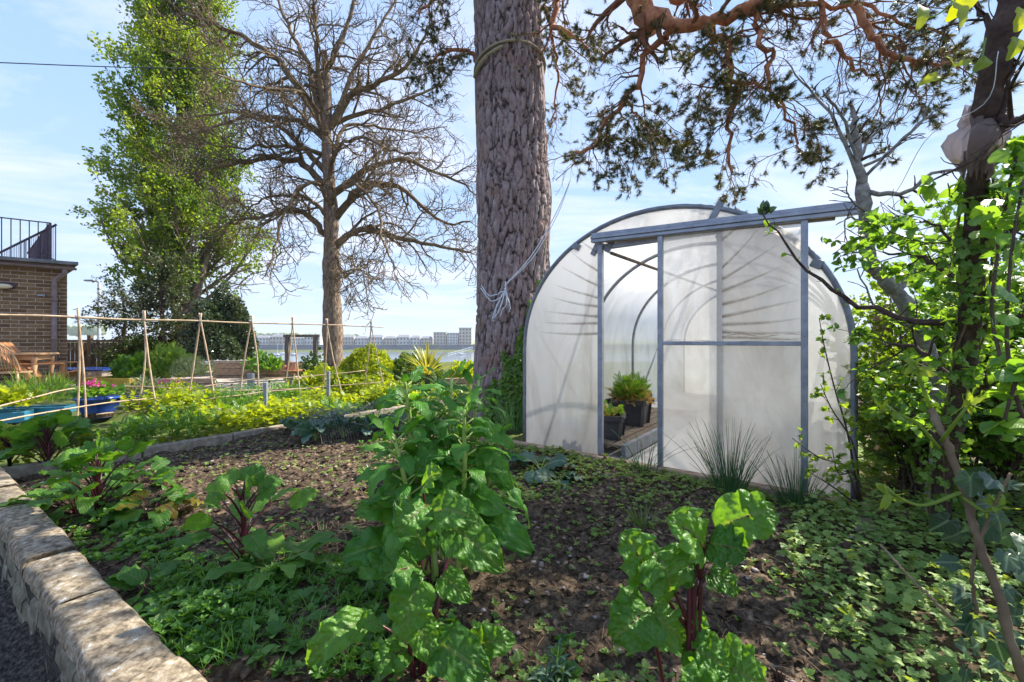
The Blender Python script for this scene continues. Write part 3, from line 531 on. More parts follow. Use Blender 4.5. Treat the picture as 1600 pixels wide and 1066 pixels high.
tag(g.build('herb_foliage', [MT['lime'], MT['green'], MT['cress']]), 'bright yellow-green leafy herbs massed in the beds beyond the edging', 'herb foliage', kind='stuff')

# ================================================================== RETAINING WALL, EDGINGS
rw = thing('retaining_wall', 'low weathered stone wall with thick coping slabs along the near side of the bed', 'wall', (*(W0), 0))
g = G(); ws = -1.15
def wpt(s, n_, z): p = W0 + WD * s + WN * n_; return np.array([p[0], p[1], z])
def slab(g, a, b, n0, n1, z0, z1, seed, mat=0):
    rr = RNG(seed); nu, nv = max(4, int((b - a) / .05)), 6; prof = [(n0, z0), (n0 + .003, z1 - .018), (n0 + .016, z1), ((n0 * .66 + n1 * .34), z1 + .003), ((n0 * .34 + n1 * .66), z1 + .002), (n1 - .02, z1), (n1 - .004, z1 - .02), (n1, z0)]
    V = []
    for i in range(nu + 1):
        s = a + (b - a) * i / nu; e = .005 if i in (0, nu) else 0; tl = (i / nu - .5) * rr.uniform(-.0, .0)
        for (nn, zz) in prof:
            V.append(wpt(s, nn + .006 * fbm(np.array([s * 9.]), np.array([nn * 9. + seed]), 3)[0], zz - e * (zz > z0) + .005 * fbm(np.array([s * 7.]), np.array([nn * 12. + seed]), 5)[0] + tl))
    k = len(prof); i, j = np.meshgrid(np.arange(nu), np.arange(k - 1), indexing='ij'); q = np.stack([i * k + j, (i + 1) * k + j, (i + 1) * k + j + 1, i * k + j + 1], -1).reshape(-1, 4)
    g.add(V, [q, np.array([list(range(k))[::-1], [nu * k + t for t in range(k)]])], mat=mat)
s = ws; kk = 0; rr = RNG(9)
while s < 4.3:
    L = rr.uniform(.38, .74); g = G(); slab(g, s + .0025, s + L - .0025, -.002, .168 + rr.uniform(-.008, .010), .075, .14 + rr.uniform(-.006, .012), kk); g.build('coping_stone', MT['stone'], rw, smooth=True); s += L; kk += 1
g = G(); rr = RNG(14); s0 = ws
for row in range(5):                                                           # coursed rubble below
    z0 = -.32 + row * .079; s = ws + rr.uniform(0, .1)
    while s < 4.3:
        L = rr.uniform(.10, .3); slab(g, s + .003, s + L - .003, .02, .148 + rr.uniform(-.008, .008), z0, z0 + .074, int(rr.integers(1e6))); s += L
g.build('rubble_face', MT['rubble'], rw, smooth=False)
g = G(); a, b = wpt(ws, .082, -.12), wpt(4.3, .082, -.12); beam(g, a, b, .118, .385); g.build('wall_core', MT['path'], rw)

be = thing('bed_edging', 'weathered grey edging boards along the far side of the bed', 'edging', (*B0, 0))
rr = RNG(4); s = -.05
while s < 4.6:
    L = rr.uniform(.5, .95); a = B0 + BD * (s + .006); b = B0 + BD * (s + L - .006); g = G(); h = .055 + rr.uniform(-.008, .008); off = np.array([-BD[1], BD[0]]) * (.05 + rr.uniform(-.006, .006))
    beam(g, [*(a + off), h / 2 + .0], [*(b + off), h / 2 + rr.uniform(-.006, .006)], .10, h + .05); g.build('edging_board', MT['edging'], be, bevel=.012); s += L
te = thing('timber_edging', 'brown timber sleeper edging in front of the polytunnel', 'edging', (*(TL - TI * .14), 0))
for a_, b_ in ((-.55, 1.35), (1.36, 3.28)):
    g = G(); a = TL + TE * a_ - TI * .115; b = TL + TE * b_ - TI * .115; beam(g, [*a, .0], [*b, .0], .09, .115); g.build('sleeper', MT['sleeper'], te, bevel=.01)
rbk = thing('brick_edging', 'pale bricks half buried in ivy along the bed beside the bank', 'edging', (*RB0, 0))
for k_, s in enumerate((.12, .38)):
    g = G(); p = RB0 + RBD * s; box(g, (p[0], p[1], .022), (.215, .10, .07), rz=math.atan2(RBD[1], RBD[0]) + .06 * math.sin(k_ * 3)); g.build('edging_brick', MT['edging'], rbk, bevel=.008)

# ================================================================== POLYTUNNEL (local frame: x along the end wall, y into the tunnel)
tz = math.atan2(TE[1], TE[0])
tun = thing('polytunnel', 'round-topped polytunnel of cloudy polythene with a half open sliding door', 'polytunnel', (*TL, 0), tz)
HS, HR = 1.0, 1.235                                                            # straight leg height, rise
def hoop(x_in=0., n=40):
    a = np.linspace(math.pi, 0, n); c = TW / 2; rx = c - x_in
    up = np.stack([c + rx * np.cos(a), HS + (HR - x_in) * np.sin(a) ** .94], -1)
    return np.vstack([[[x_in, -.12], [x_in, .45]], up, [[TW - x_in, .45], [TW - x_in, -.12]]])
HP = hoop(); LEN = 5.88
for k_, yy in enumerate((0, 1.47, 2.94, 4.41, LEN)):
    hp = HP if k_ == 0 else hoop(.035); g = G(); tubes(g, np.column_stack([hp[:, 0], np.full(len(hp), yy), hp[:, 1]]), np.full(len(hp), .021), 10); g.build('hoop', MT['hoop'], tun, smooth=True, local=True)
g = G(); k = len(HP); yy = np.linspace(.0, LEN, 28); rr = RNG(2)
V = np.array([[p[0] + (p[0] - TW / 2) * .012, y_, p[1] + .018] for y_ in yy for p in HP]); sag = .018 * np.sin(np.linspace(0, 1, 28) * 4 * math.pi)[:, None] ** 2
V = V.reshape(28, k, 3); V[..., 0] -= (V[..., 0] - TW / 2) * sag * .8; V = V.reshape(-1, 3)
i, j = np.meshgrid(np.arange(27), np.arange(k - 1), indexing='ij'); q = np.stack([i * k + j, (i + 1) * k + j, (i + 1) * k + j + 1, i * k + j + 1], -1).reshape(-1, 4)
g.add(V, q); g.build('cover_sheet', MT['film'], tun, smooth=True, local=True)
def arch_z(x): u = np.clip((x - TW / 2) / (TW / 2), -1, 1); return HS + HR * np.sqrt(np.maximum(0, 1 - u * u)) ** .94
def panel(x0, x1, z0, z1=None, y=.0, n=14, m=12, seed=0, amp=.012):
    """end wall sheet between x0,x1, up to the arch or z1, slightly rumpled"""
    xx = np.linspace(x0, x1, n); V = []
    for x_ in xx:
        zt = (arch_z(x_) - .005) if z1 is None else z1
        for t_q in np.linspace(0, 1, m): V.append([x_, y, z0 + (zt - z0) * t_q])
    V = np.array(V); V[:, 1] += amp * fbm(V[:, 0] * 2 + seed, V[:, 2] * 2, 6, 3)
    i, j = np.meshgrid(np.arange(n - 1), np.arange(m - 1), indexing='ij'); q = np.stack([i * m + j, (i + 1) * m + j, (i + 1) * m + j + 1, i * m + j + 1], -1).reshape(-1, 4); return V, q
DX0, DX1 = .88, 1.888; RZ = 2.02
g = G()
for a in (panel(0, DX0, -.05), panel(DX1, TW, -.05), panel(DX0, DX1, RZ - .02)): g.add(*a)
g.build('end_sheet', MT['endfilm'], tun, smooth=True, local=True); g = G(); g.add(*panel(0, TW, -.05, y=LEN - .01)); g.build('far_end_sheet', MT['endfilm'], tun, smooth=True, local=True)
# creases pulled towards the door posts, brown with dirt
for (px_, side, xe0, zz) in ((DX0 - .03, -1, .15, [(1.92, 2.1), (1.75, 2.02), (1.62, 1.86), (1.50, 1.68), (1.42, 1.55), (1.33, 1.41), (1.26, 1.30), (1.17, 1.19)]), (DX1 + .03, 1, TW - .30, [(1.88, 2.02), (1.66, 1.98), (1.58, 1.80), (1.48, 1.66), (1.38, 1.52), (1.29, 1.40), (1.22, 1.27), (1.17, 1.16), (1.13, 1.12)])):
    for k_, (za, zb) in enumerate(zz):
        g = G(); t = np.linspace(0, 1, 8)[:, None]; xe = px_ + side * [.22, .34, .44, .5, .56, .62, .66, .7, .7][k_] * (1. if side < 0 else .85); yo = -.017 if side < 0 else -.071; a = np.array([px_, yo, za]); b = np.array([xe, yo, zb]); pth = a + (b - a) * t; pth[:, 2] += -.010 * np.sin(t[:, 0] * 3.1) + .004 * np.sin(t[:, 0] * 5 + k_ * 2.3)
        w = .020 * (1 - t[:, 0]) ** .7 + .004; al = (1 - t[:, 0]) ** .6 * .9; V = np.concatenate([pth + np.array([0, 0, 1.]) * w[:, None], pth - np.array([0, .006, 0]), pth - np.array([0, 0, 1.]) * w[:, None] * .7]); q = np.array([[j * 8 + i, j * 8 + i + 1, j * 8 + 8 + i + 1, j * 8 + 8 + i] for i in range(7) for j in range(2)])
        g.add(V, q, tint=np.concatenate([al * .05, al, al * .1])); g.build('dirty_crease', MT['crease'], tun, local=True)
# door frame
g = G(); box(g, (DX0, -.02, .97), (.045, .045, 2.12)); box(g, (DX1, .012, .97), (.045, .045, 2.12)); box(g, ((DX0 + DX1) / 2, .012, 1.975), (DX1 - DX0, .04, .05)); g.build('door_frame', MT['galv'], tun, local=True, bevel=.004)
g = G()
for x_, z_ in ((DX0 - .05, 1.98), (DX0 + .09, 1.99), (1.86, 2.12)): g = G(); box(g, (x_, -.005, z_), (.05, .03, .16), ry=.5); g.build('bracket', MT['hoop'], tun, local=True, bevel=.004)
for sx_ in (.62, DX1 + .62): g = G(); box(g, (sx_, 0, float(arch_z(sx_)) - .035), (.07, .06, .06), ry=.5); g.build('bracket', MT['hoop'], tun, local=True, bevel=.004)
g = G(); za, zb = 2.055, 1.975
for dz, hh_, yy_, ex in ((.0, .030, -.085, 0), (-.030, .026, -.105, 0), (-.058, .030, -.095, 0)):
    beam(g, [.828, yy_, za + dz + .02], [TW + .045, yy_, zb + dz + .02], .05, hh_)
beam(g, [.95, -.06, za - .045], [TW - .1, -.06, zb - .045], .035, .03, mat=1)
g.build('door_rail', [MT['galv'], MT['sleeper']], tun, local=True, bevel=.004)
dr = bpy.data.objects.new('sliding_door', None); link(dr, tun)
D0, D1 = 1.451, 2.44
def rail_z(x): return za + (zb - za) * (x - .828) / (TW - .79) - .05
def dpart(name, f, mat, bev=.003): g = G(); f(g); return g.build(name, mat, dr, local=True, bevel=bev)
def fr(g):
    for x_ in (D0, D1): h = rail_z(x_) + .03; box(g, (x_, -.085, (h - .04) / 2), (.042, .034, h + .04))
    box(g, ((D0 + D1) / 2, -.085, 1.082), (D1 - D0 - .04, .028, .032)); box(g, ((D0 + D1) / 2, -.085, -.04), (D1 - D0 - .04, .028, .04))
    beam(g, [D0 + .02, -.085, rail_z(D0) + .005], [D1 - .02, -.085, rail_z(D1) + .005], .028, .03)
dpart('frame', fr, MT['galv'])
g = G(); V, q = panel(D0, D1, -.04, 1.98, y=-.062, seed=3, amp=.008); g.add(V, q); g.build('door_sheet', MT['endfilm'], dr, smooth=True, local=True)
g = G()                                                                                           # scuffs, dirt line above the cross bar
for a, b, w in (((1.48, 1.10), (2.42, 1.115), .006), ((1.95, 1.14), (2.42, 1.13), .006)):
    t = np.linspace(0, 1, 14); V = [[a[0] + (b[0] - a[0]) * u, -.066 - .004, a[1] + .008 * math.sin(u * 9) + s_ * w * (.5 + .5 * math.sin(u * 23))] for u in t for s_ in (0, 1)]
    g.add(V, np.array([[2 * i, 2 * i + 2, 2 * i + 3, 2 * i + 1] for i in range(13)]), tint=.9)
g.build('dirt_line', MT['crease'], dr, local=True)
# inner rails and braces
for a_, b_ in (([.93, .1, 1.93], [1.05, LEN - .1, 1.97]), ([1.85, .1, 1.95], [1.85, LEN - .1, 1.98])): g = G(); tubes(g, [a_, b_], [.017] * 2, 8); g.build('crop_bar', MT['oldwood'], tun, smooth=True, local=True)
for a_, b_ in (([.06, 1.40, .05], [.07, .12, 1.25]), ([.10, 4.3, 1.25], [.06, 3.0, .05]), ([TW - .07, .12, 1.4], [TW - .07, 1.2, .05])): g = G(); tubes(g, [a_, b_], [.017, .017], 8); g.build('brace', MT['hoop'], tun, smooth=True, local=True)
# floor of the tunnel
def TP(x, y, z): p = TL + TE * x + TI * y; return np.array([p[0], p[1], z])
g = G(); g.add([TP(.02, .0, -.012), TP(TW - .02, .0, -.012), TP(TW - .02, LEN, -.012), TP(.02, LEN, -.012)], np.array([[0, 1, 2, 3]])); tag(g.build('tunnel_floor', MT['concrete']), kind='structure')
inb = thing('growing_bench', 'dark slatted staging along the left side inside the polytunnel', 'staging', TP(.55, 1.3, 0), tz)
g = G()
for k_ in range(7): box(g, (-.42 + k_ * .14, 0.1, .10), (.12, 2.5, .025))
g.build('slatted_top', MT['oldwood'], inb, local=True, bevel=.004)
g = G(); box(g, (.50, .1, .07), (.04, 2.6, .13)); g.build('side_board', MT['hoop'], inb, local=True, bevel=.004)

# planters inside the tunnel
def planter(name, label, c, s, rz, mat, fol=None):
    t = thing(name, label, 'plant pot', c, rz); g = G(); x, y, z = s; w = .015
    rows = [(.42, 0), (.47, z - .05), (.52, z - .05), (.52, z), (.46, z), (.44, z * .8)]
    V = []; cs = 6
    for f_, zz in rows:
        for sx_, sy_ in ((-1, -1), (1, -1), (1, 1), (-1, 1)):
            for a in range(2):
                o = .07 * min(x, y); dx, dy = ((0, o) if (a == 0) == (sx_ * sy_ < 0) else (o, 0)); dx, dy = ((o, 0), (0, o))[(a + (0 if sx_ * sy_ > 0 else 1)) % 2]; V.append([sx_ * (x * f_ - (dx if a is not None else 0)), sy_ * (y * f_ - dy), zz])
    k = 8; q = np.array([[i * k + j, i * k + (j + 1) % k, (i + 1) * k + (j + 1) % k, (i + 1) * k + j] for i in range(len(rows) - 1) for j in range(k)])
    g.add(V, [q, np.array([list(range(k))[::-1], [(len(rows) - 1) * k + j for j in range(k)]])]); g.build('pot', mat, t, local=True); return t
def foliage_mound(parent, T, mat, c, rad, n, size, seed=0, up=.6, hemi=True, name='foliage', sprd=1., mats=None):
    rr = RNG(seed); d = nrm(rr.normal(size=(n, 3))); 
    if hemi: d[:, 2] = np.abs(d[:, 2])
    lump = 1 + .22 * np.sin(d[:, 0] * 5 + seed) * np.cos(d[:, 1] * 6 + d[:, 2] * 4 + seed); rad = np.array(rad); f = rr.random(n) ** .35
    pos = d * rad * (f * lump)[:, None] + np.array(c); dr_ = nrm(d * [1, 1, .5] + rr.normal(size=d.shape) * .45 + [0, 0, up]); g = G()
    inst(g, T, pos, dr_, nrm(rr.normal(size=d.shape) * .5 + [0, 0, 1]), size * rr.uniform(.6, 1.3, n), np.clip(rr.random(n), 0, 1)); return g.build(name, mat, parent)
t = planter('plant_trough', 'black square planter of leafy seedlings just inside the tunnel doorway', TP(.72, .42, .112), (.42, .36, .24), tz + .25, MT['blackplastic'])
foliage_mound(t, T_lobed, MT['apple'], TP(.72, .42, .33), (.20, .16, .13), 110, .05, 5)
foliage_mound(t, T_fold, MT['straw'], TP(.72, .42, .33), (.2, .16, .08), 60, .05, 6, name='dry_leaves')
t = planter('plant_pot', 'black pot of shaggy yellowing herbs on the staging in the tunnel', TP(.66, 1.25, .112), (.46, .42, .30), tz + .1, MT['blackplastic'])
foliage_mound(t, T_fea, MT['green'], TP(.66, 1.25, .42), (.20, .19, .24), 420, .085, 7, up=.7)
foliage_mound(t, T_fea, MT['straw'], TP(.66, 1.25, .38), (.23, .20, .18), 420, .085, 8, up=-.2, name='dry_stems')
t = planter('storage_tray', 'turquoise tray showing faintly through the left tunnel sheet', TP(.42, .45, .135), (.5, .25, .10), tz, MT['teal'])
t = planter('black_planter', 'dark square planter standing behind the doorway planter in the tunnel', TP(.4, 2.1, .112), (.36, .3, .26), tz, MT['blackplastic'])
foliage_mound(t, T_lobed, MT['green'], TP(.4, 2.1, .36), (.18, .16, .2), 120, .07, 15)
# ================================================================== TREES
def pts(l): return np.array([P(*q) for q in l])
def limb_arrays(lst, k=14):
    """list of (points, r0, r1) -> stacked paths"""
    Pt = np.stack([smoothpath(p, k) for p, _, _ in lst]); Rd = np.stack([np.linspace(a, b, k) for _, a, b in lst]); return Pt, Rd
def jit(Pt, rng, s):
    n = rng.normal(size=Pt.shape) * s; n[:, 0] = 0; return Pt + n

# ---- big pine
pt = thing('pine_tree', 'massive pine with plated purple-brown bark behind the bed, its orange boughs hanging over the tunnel', 'tree', (0, 6.0, 0))
def trunk_mesh():
    na, nz = 230, 620; zz = np.linspace(-.3, 8.2, nz); a = np.arange(na) / na * 2 * math.pi
    cxs = np.interp(zz, [0, 1.2, 3.0, 5.9, 8.2], [-.03, -.01, .03, -.06, -.10]); rad = np.interp(zz, [-.3, 0, .5, 1.4, 2.7, 3.1, 3.6, 5.9, 8.2], [.66, .56, .53, .50, .50, .52, .49, .47, .43])
    Zg, Ag = np.meshgrid(zz, a, indexing='ij'); H = np.zeros(Zg.shape)
    for i in range(nz):
        zi = zz[i]
        for j in range(na):
            ai = a[j]; w = .10 * mnoise.noise((math.cos(ai) * 2, math.sin(ai) * 2, zi * 1.5)); w2 = .35 * mnoise.noise((math.cos(ai) * 5, math.sin(ai) * 5, zi * 3.5)); v = mnoise.voronoi((math.cos(ai + w) * 6.6 + w2 * 1.6, math.sin(ai + w) * 6.6 - w2 * 1.6, zi * 2.9 + w * 5 + w2 * 2))[0]; v2 = mnoise.voronoi((math.cos(ai + w) * 15 + w2, math.sin(ai + w) * 15, zi * 9 + w2 * 3))[0]; H[i, j] = (v[1] - v[0]) * .8 + min(.12, v2[1] - v2[0]) * .9 + .05 * mnoise.noise((ai * 9, zi * 22, 1))
    Hc = np.clip(H / .38, 0, 1) ** .7; rr_ = rad[:, None] * (1 + .02 * np.sin(Ag * 3 + Zg)) + .046 * Hc - .030
    V = np.stack([cxs[:, None] + rr_ * np.cos(Ag), 6.0 + rr_ * np.sin(Ag), Zg], -1).reshape(-1, 3)
    i, j = np.meshgrid(np.arange(nz - 1), np.arange(na), indexing='ij'); j2 = (j + 1) % na; q = np.stack([i * na + j, i * na + j2, (i + 1) * na + j2, (i + 1) * na + j], -1).reshape(-1, 4)
    g = G(); g.add(V, q, tint=H.ravel() * 2.0); return g
trunk_mesh().build('trunk', MT['pine_bark'], pt, smooth=True)
r = RNG(77)
top = np.array([-.05, 6.0, 7.6])
B = []      # (points, r0, r1)
stub = pts([(985, -70, 3.9), (1003, 10, 3.8), (1024, 44, 3.75)]); B.append((np.vstack([[top + [.3, -.3, -.4]], [[.7, 4.7, 6.6]], stub]), .14, .085))
B.append((pts([(1018, 22, 3.78), (1053, 41, 3.6), (1098, 39, 3.5), (1124, 28, 3.45), (1165, 17, 3.4), (1205, -5, 3.4), (1260, -50, 3.3), (1330, -120, 3.2)]), .058, .034))
B.append((pts([(1020, -40, 3.9), (1055, -5, 3.9), (1095, -30, 3.8), (1130, -70, 3.7)]), .07, .045))
B.append((pts([(1046, 50, 3.65), (1038, 62, 3.7), (1008, 84, 3.8), (1000, 131, 3.8), (978, 146, 3.8), (963, 180, 3.85), (940, 199, 3.9), (936, 218, 3.9), (921, 233, 3.9), (899, 240, 3.9)]), .032, .012))
B.append((pts([(1100, 38, 3.5), (1104, 50, 3.5), (1113, 66, 3.5), (1135, 53, 3.5), (1139, 94, 3.5), (1139, 131, 3.5), (1156, 146, 3.5), (1139, 188, 3.55), (1137, 225, 3.55), (1147, 270, 3.6)]), .036, .011))
B.append((pts([(1141, 124, 3.5), (1160, 134, 3.5), (1175, 128, 3.4), (1205, 146, 3.4), (1228, 176, 3.4), (1246, 206, 3.4), (1250, 240, 3.4)]), .017, .008))
B.append((pts([(1176, 12, 3.4), (1179, 20, 3.4), (1186, 45, 3.4), (1190, 75, 3.3), (1209, 83, 3.3), (1201, 113, 3.3), (1206, 143, 3.3), (1225, 165, 3.3)]), .025, .011))
B.append((pts([(1284, -90, 3.3), (1284, 0, 3.3), (1288, 49, 3.3), (1310, 71, 3.3), (1325, 94, 3.3), (1363, 120, 3.2), (1395, 126, 3.2)]), .024, .008))
B.append((pts([(1325, -100, 3.1), (1338, 0, 3.1), (1355, 41, 3.1), (1378, 71, 3.1), (1400, 90, 3.1), (1427, 96, 3.1), (1465, 99, 3.1), (1500, 104, 3.1)]), .032, .010))
B.append((pts([(1145, -60, 3.6), (1190, 5, 3.5), (1290, 12, 3.4), (1360, 8, 3.3), (1420, 40, 3.2), (1490, 55, 3.2)]), .022, .008))
B.append((pts([(978, 148, 3.8), (985, 165, 3.8), (1000, 188, 3.8), (1018, 208, 3.8), (1050, 215, 3.8)]), .014, .006))
B.append((np.vstack([[top + [.35, -.1, -1.2]], pts([(880, -60, 5.4), (872, 0, 5.2), (866, 40, 5.1), (905, 60, 5.0), (925, 95, 5.0)])]), .06, .012))
B.append((np.vstack([[top + [.35, 0, -2.2]], pts([(850, 10, 5.9), (862, 60, 5.8), (870, 110, 5.8), (868, 160, 5.8), (858, 200, 5.8)])]), .03, .008))
B.append((np.vstack([[[-.5, 5.95, 5.0]], pts([(738, 82, 5.9), (712, 78, 5.7), (690, 84, 5.6), (672, 100, 5.5)])]), .035, .012))
B.append((np.vstack([[top + [-.3, -.1, -1.]], pts([(700, -40, 5.5), (680, 0, 5.4), (655, 20, 5.3)])]), .05, .012))
for k_, (px_, py_, d_) in enumerate([(900, -350, 4.6), (620, -300, 5.0), (1350, -110, 4.9), (1130, -130, 5.4), (950, -160, 6.4)]):
    e = P(px_, py_, d_); B.append((np.array([top + [0, 0, -.3 * (k_ % 3)], top * .5 + e * .5 + [0, 0, .5], e, e + nrm(e - top) * 1.0 + [0, 0, -.5]]), .10, .02))
Pt, Rd = limb_arrays(B, 22); Pt = Pt + np.concatenate([np.zeros((len(B), 1, 3)), r.normal(size=(len(B), 21, 3)) * .014], 1)
for k_ in range(len(B)):
    g = G(); tubes(g, Pt[k_], Rd[k_], 10); g.build('bough', MT['bark_orange'], pt, smooth=True)
g = G(); box(g, stub[-1] + [.0, -.0, -.01], (.16, .15, .10), rz=.5, rx=.4); 
S1, R1 = spawn(Pt, Rd, 9, r, .62, k=7, t0=.22, ang=(25, 80), wig=.28, trop=(0, 0, -.10), rr=.42, taper=.2)
S1b, R1b = spawn(Pt[3:], Rd[3:] * .8, 9, r, .34, k=6, t0=.15, ang=(35, 85), wig=.3, trop=(0, 0, -.08), rr=.4, taper=.1)
S2, R2 = spawn(S1, R1, 7, r, .30, k=6, t0=.15, ang=(25, 65), wig=.3, trop=(0, 0, -.04), rr=.6, taper=.3)
S3, R3 = spawn(S2, R2, 2, r, .14, k=5, t0=.2, ang=(20, 60), wig=.25, trop=(0, 0, .06), rr=.7)
S3b, R3b = spawn(S1b, R1b, 6, r, .17, k=5, t0=.2, ang=(20, 60), wig=.28, trop=(0, 0, .02), rr=.7)
S4, R4 = spawn(S3b, R3b, 1, r, .10, k=5, t0=.3, ang=(20, 60), wig=.25, trop=(0, 0, .06), rr=.7)
g = G(); mn = lambda a, b: np.maximum(a, b)
tubes(g, S1, mn(R1, .0035), 5, cap=False); tubes(g, S1b, mn(R1b, .0028), 4, cap=False); tubes(g, S2, mn(R2, .0020), 3, cap=False); tubes(g, S3, mn(R3, .0013), 3, cap=False); tubes(g, S3b, mn(R3b, .0017), 3, cap=False); tubes(g, S4, mn(R4, .0013), 3, cap=False)
g.build('twigs', MT['twig_orange'], pt, smooth=True)
g = G()
def tufts(S, n, t0, keep, size):
    p, d = along(S, n, r, t0, 1.); sel = fbm(p[:, 0] * 1. + p[:, 2] * .7, p[:, 1] + p[:, 2], 61, 3, 2.2) > keep; sel &= r.random(len(p)) < .85; p, d = p[sel], d[sel]
    inst(g, T_ned, p, nrm(d + r.normal(size=d.shape) * .5), nrm(r.normal(size=d.shape)), size * r.uniform(.7, 1.2, len(p)), r.random(len(p)))
tufts(S2, 8, .5, -.16, .046); tufts(S3, 11, .25, -.12, .046); tufts(S4, 11, .25, -.12, .046); tufts(S3b, 7, .45, -.14, .046)
g.build('needles', MT['pineneedle'], pt)
# climbing ivy on the trunk is a plant of its own
def on_trunk(ang, z, out=.02):
    rad = np.interp(z, [-.3, 0, .5, 1.4, 2.7, 3.1, 3.6, 5.9], [.66, .56, .53, .50, .50, .52, .49, .47]) + out; c = np.interp(z, [0, 1.2, 3.0, 5.9], [-.03, -.01, .03, -.06]); return np.stack([c + rad * np.cos(ang), 6.0 + rad * np.sin(ang), z], -1)
ci = thing('climbing_ivy', 'bright green ivy climbing the foot of the big pine beside the tunnel', 'ivy', (.2, 5.5, 0))
n = 9000; ang = r.uniform(-130, 15, n); z = r.uniform(0, 1.95, n); lim = np.interp(ang, [-130, -110, -95, -80, -60, -40, 15], [.1, .5, 1.0, 1.25, 1.6, 2.0, 2.0]); k = (z < lim + .3 * fbm(ang * .08, z * 2, 62, 3)) & (fbm(ang * .1, z * 3, 63, 3) > -.75 + .35 * (z - .6)); ang, z = ang[k], z[k]
p = on_trunk(np.radians(ang), z, .03 + r.random(len(z)) * .06); out = np.stack([np.cos(np.radians(ang)), np.sin(np.radians(ang)), 0 * z], -1)
g = G(); inst(g, T_ivy, p, nrm(np.array([0, 0, -1.]) + r.normal(size=p.shape) * .5), nrm(out + r.normal(size=p.shape) * .35), r.uniform(.03, .07, len(p)), r.random(len(p))); g.build('leaves', MT['ivy'], ci)
for k_, (a0, a1, z1) in enumerate(((-60, -75, 1.9), (-30, -45, 2.8), (-20, -50, 3.3), (-95, -78, 1.2), (-40, -20, 2.2), (-12, -28, 3.6), (-35, -62, 2.9), (-50, -33, 2.4))):
    zz = np.linspace(0, z1, 26); aa = np.radians(np.linspace(a0, a1, 26)) + .10 * np.sin(zz * 5 + k_) + r.normal(size=26) * .015; g = G(); tubes(g, on_trunk(aa, zz, .035), np.linspace(.012, .004, 26), 5); g.build('stem', MT['bark_pale'], ci, smooth=True)
# rope round the trunk, white cord
g = G(); a = np.linspace(0, 2 * math.pi, 60); zr = 4.93 + .10 * np.sin(a + 2.6)
tubes(g, on_trunk(a, zr, .02), np.full(60, .018), 8); tubes(g, np.vstack([on_trunk(np.radians(np.linspace(-150, -100, 8)), np.linspace(4.80, 4.93, 8), .045), ]), np.full(8, .020), 8); tubes(g, on_trunk(np.radians(np.linspace(-158, -125, 6)), np.linspace(4.72, 4.86, 6), .05), np.full(6, .024), 8)
tag(g.build('rope', MT['rope'], smooth=True), 'thick old rope knotted round the pine trunk high above the ivy', 'rope')
g = G(); kn = P(788, 447, 5.42)
far = P(892, 280, 5.2); tubes(g, smoothpath([kn, P(830, 400, 5.38), P(868, 335, 5.3), far], 20), np.full(20, .006), 5); tubes(g, smoothpath([kn + [0, .01, 0], P(832, 403, 5.37), P(870, 338, 5.3), far], 20), np.full(20, .005), 5)
tubes(g, smoothpath([far, P(900, 150, 5.0), P(1000, 20, 3.75)], 12), np.full(12, .0022), 4)
for (a, b, c) in (((752, 446), (765, 462), (788, 455)), ((751, 450), (768, 470), (790, 460)), ((788, 455), (782, 480), (770, 500)), ((790, 455), (776, 478), (773, 498)), ((790, 452), (797, 480), (795, 488)), ((788, 450), (792, 470), (781, 495)), ((790, 440), (789, 455), (778, 490)), ((787, 455), (770, 495), (772, 502))):
    p = smoothpath([P(*a, 5.42), P(*b, 5.38), P(*c, 5.40)], 14); p[1:-1] += r.normal(size=(12, 3)) * .004; tubes(g, p, np.full(14, .0065), 5)
tag(g.build('white_cord', MT['string'], smooth=True), 'bunched white cord tied to the pine and running up to the right', 'cord')

# ---- bare horse chestnut
ct = thing('bare_tree', 'tall bare tree with arching leafless limbs between the poplar and the pine', 'tree', P(520, 592, 11.1))
D = 11.1; tr = pts([(524, 620, D), (521, 560, D), (519, 470, D), (518, 400, D), (517, 330, D), (513, 260, D), (510, 200, D), (512, 140, D), (506, 80, D)])
k = 60; tp = smoothpath(tr, k); rd = np.interp(np.linspace(0, 1, k), [0, .12, .3, .5, .75, 1], [.30, .245, .225, .17, .12, .075]) * (1 + .07 * np.sin(np.arange(k) * .7) + .05 * np.sin(np.arange(k) * 1.9))
g = G(); tubes(g, tp, rd, 26); g.build('trunk', MT['bark_chest'], ct, smooth=True)
L = []; r = RNG(31)
def LB(px_list, r0, r1, dz): # dz = depth change along the limb
    n = len(px_list); L.append((np.array([P(a, b, D + dz * i / (n - 1)) for i, (a, b) in enumerate(px_list)]), r0, r1))
LB([(525, 385), (548, 366), (580, 357), (637, 376), (695, 386), (737, 394)], .085, .018, -1.2)
LB([(525, 340), (545, 312), (574, 289), (616, 289), (653, 315), (695, 349), (737, 347)], .09, .018, -.3)
LB([(522, 302), (560, 274), (590, 257), (632, 247), (674, 268), (716, 284), (745, 305)], .09, .016, .9)
LB([(516, 200), (553, 147), (590, 131), (627, 110), (658, 68), (670, 40)], .08, .016, -1.)
LB([(516, 195), (564, 179), (611, 163), (653, 147), (690, 131), (720, 90)], .06, .014, 1.)
LB([(512, 195), (501, 131), (527, 79), (553, 0), (570, -60)], .08, .02, .6)
LB([(508, 180), (496, 105), (493, 31), (485, -50)], .07, .02, -.8)
LB([(513, 369), (475, 334), (433, 331), (390, 342), (350, 350)], .075, .015, -.8)
LB([(512, 340), (480, 310), (443, 305), (400, 318), (370, 350)], .055, .013, 1.)
LB([(513, 300), (475, 257), (433, 247), (390, 252), (340, 262), (295, 275)], .085, .014, -.5)
LB([(510, 270), (470, 226), (433, 195), (391, 184), (330, 200), (260, 225)], .07, .014, .5)
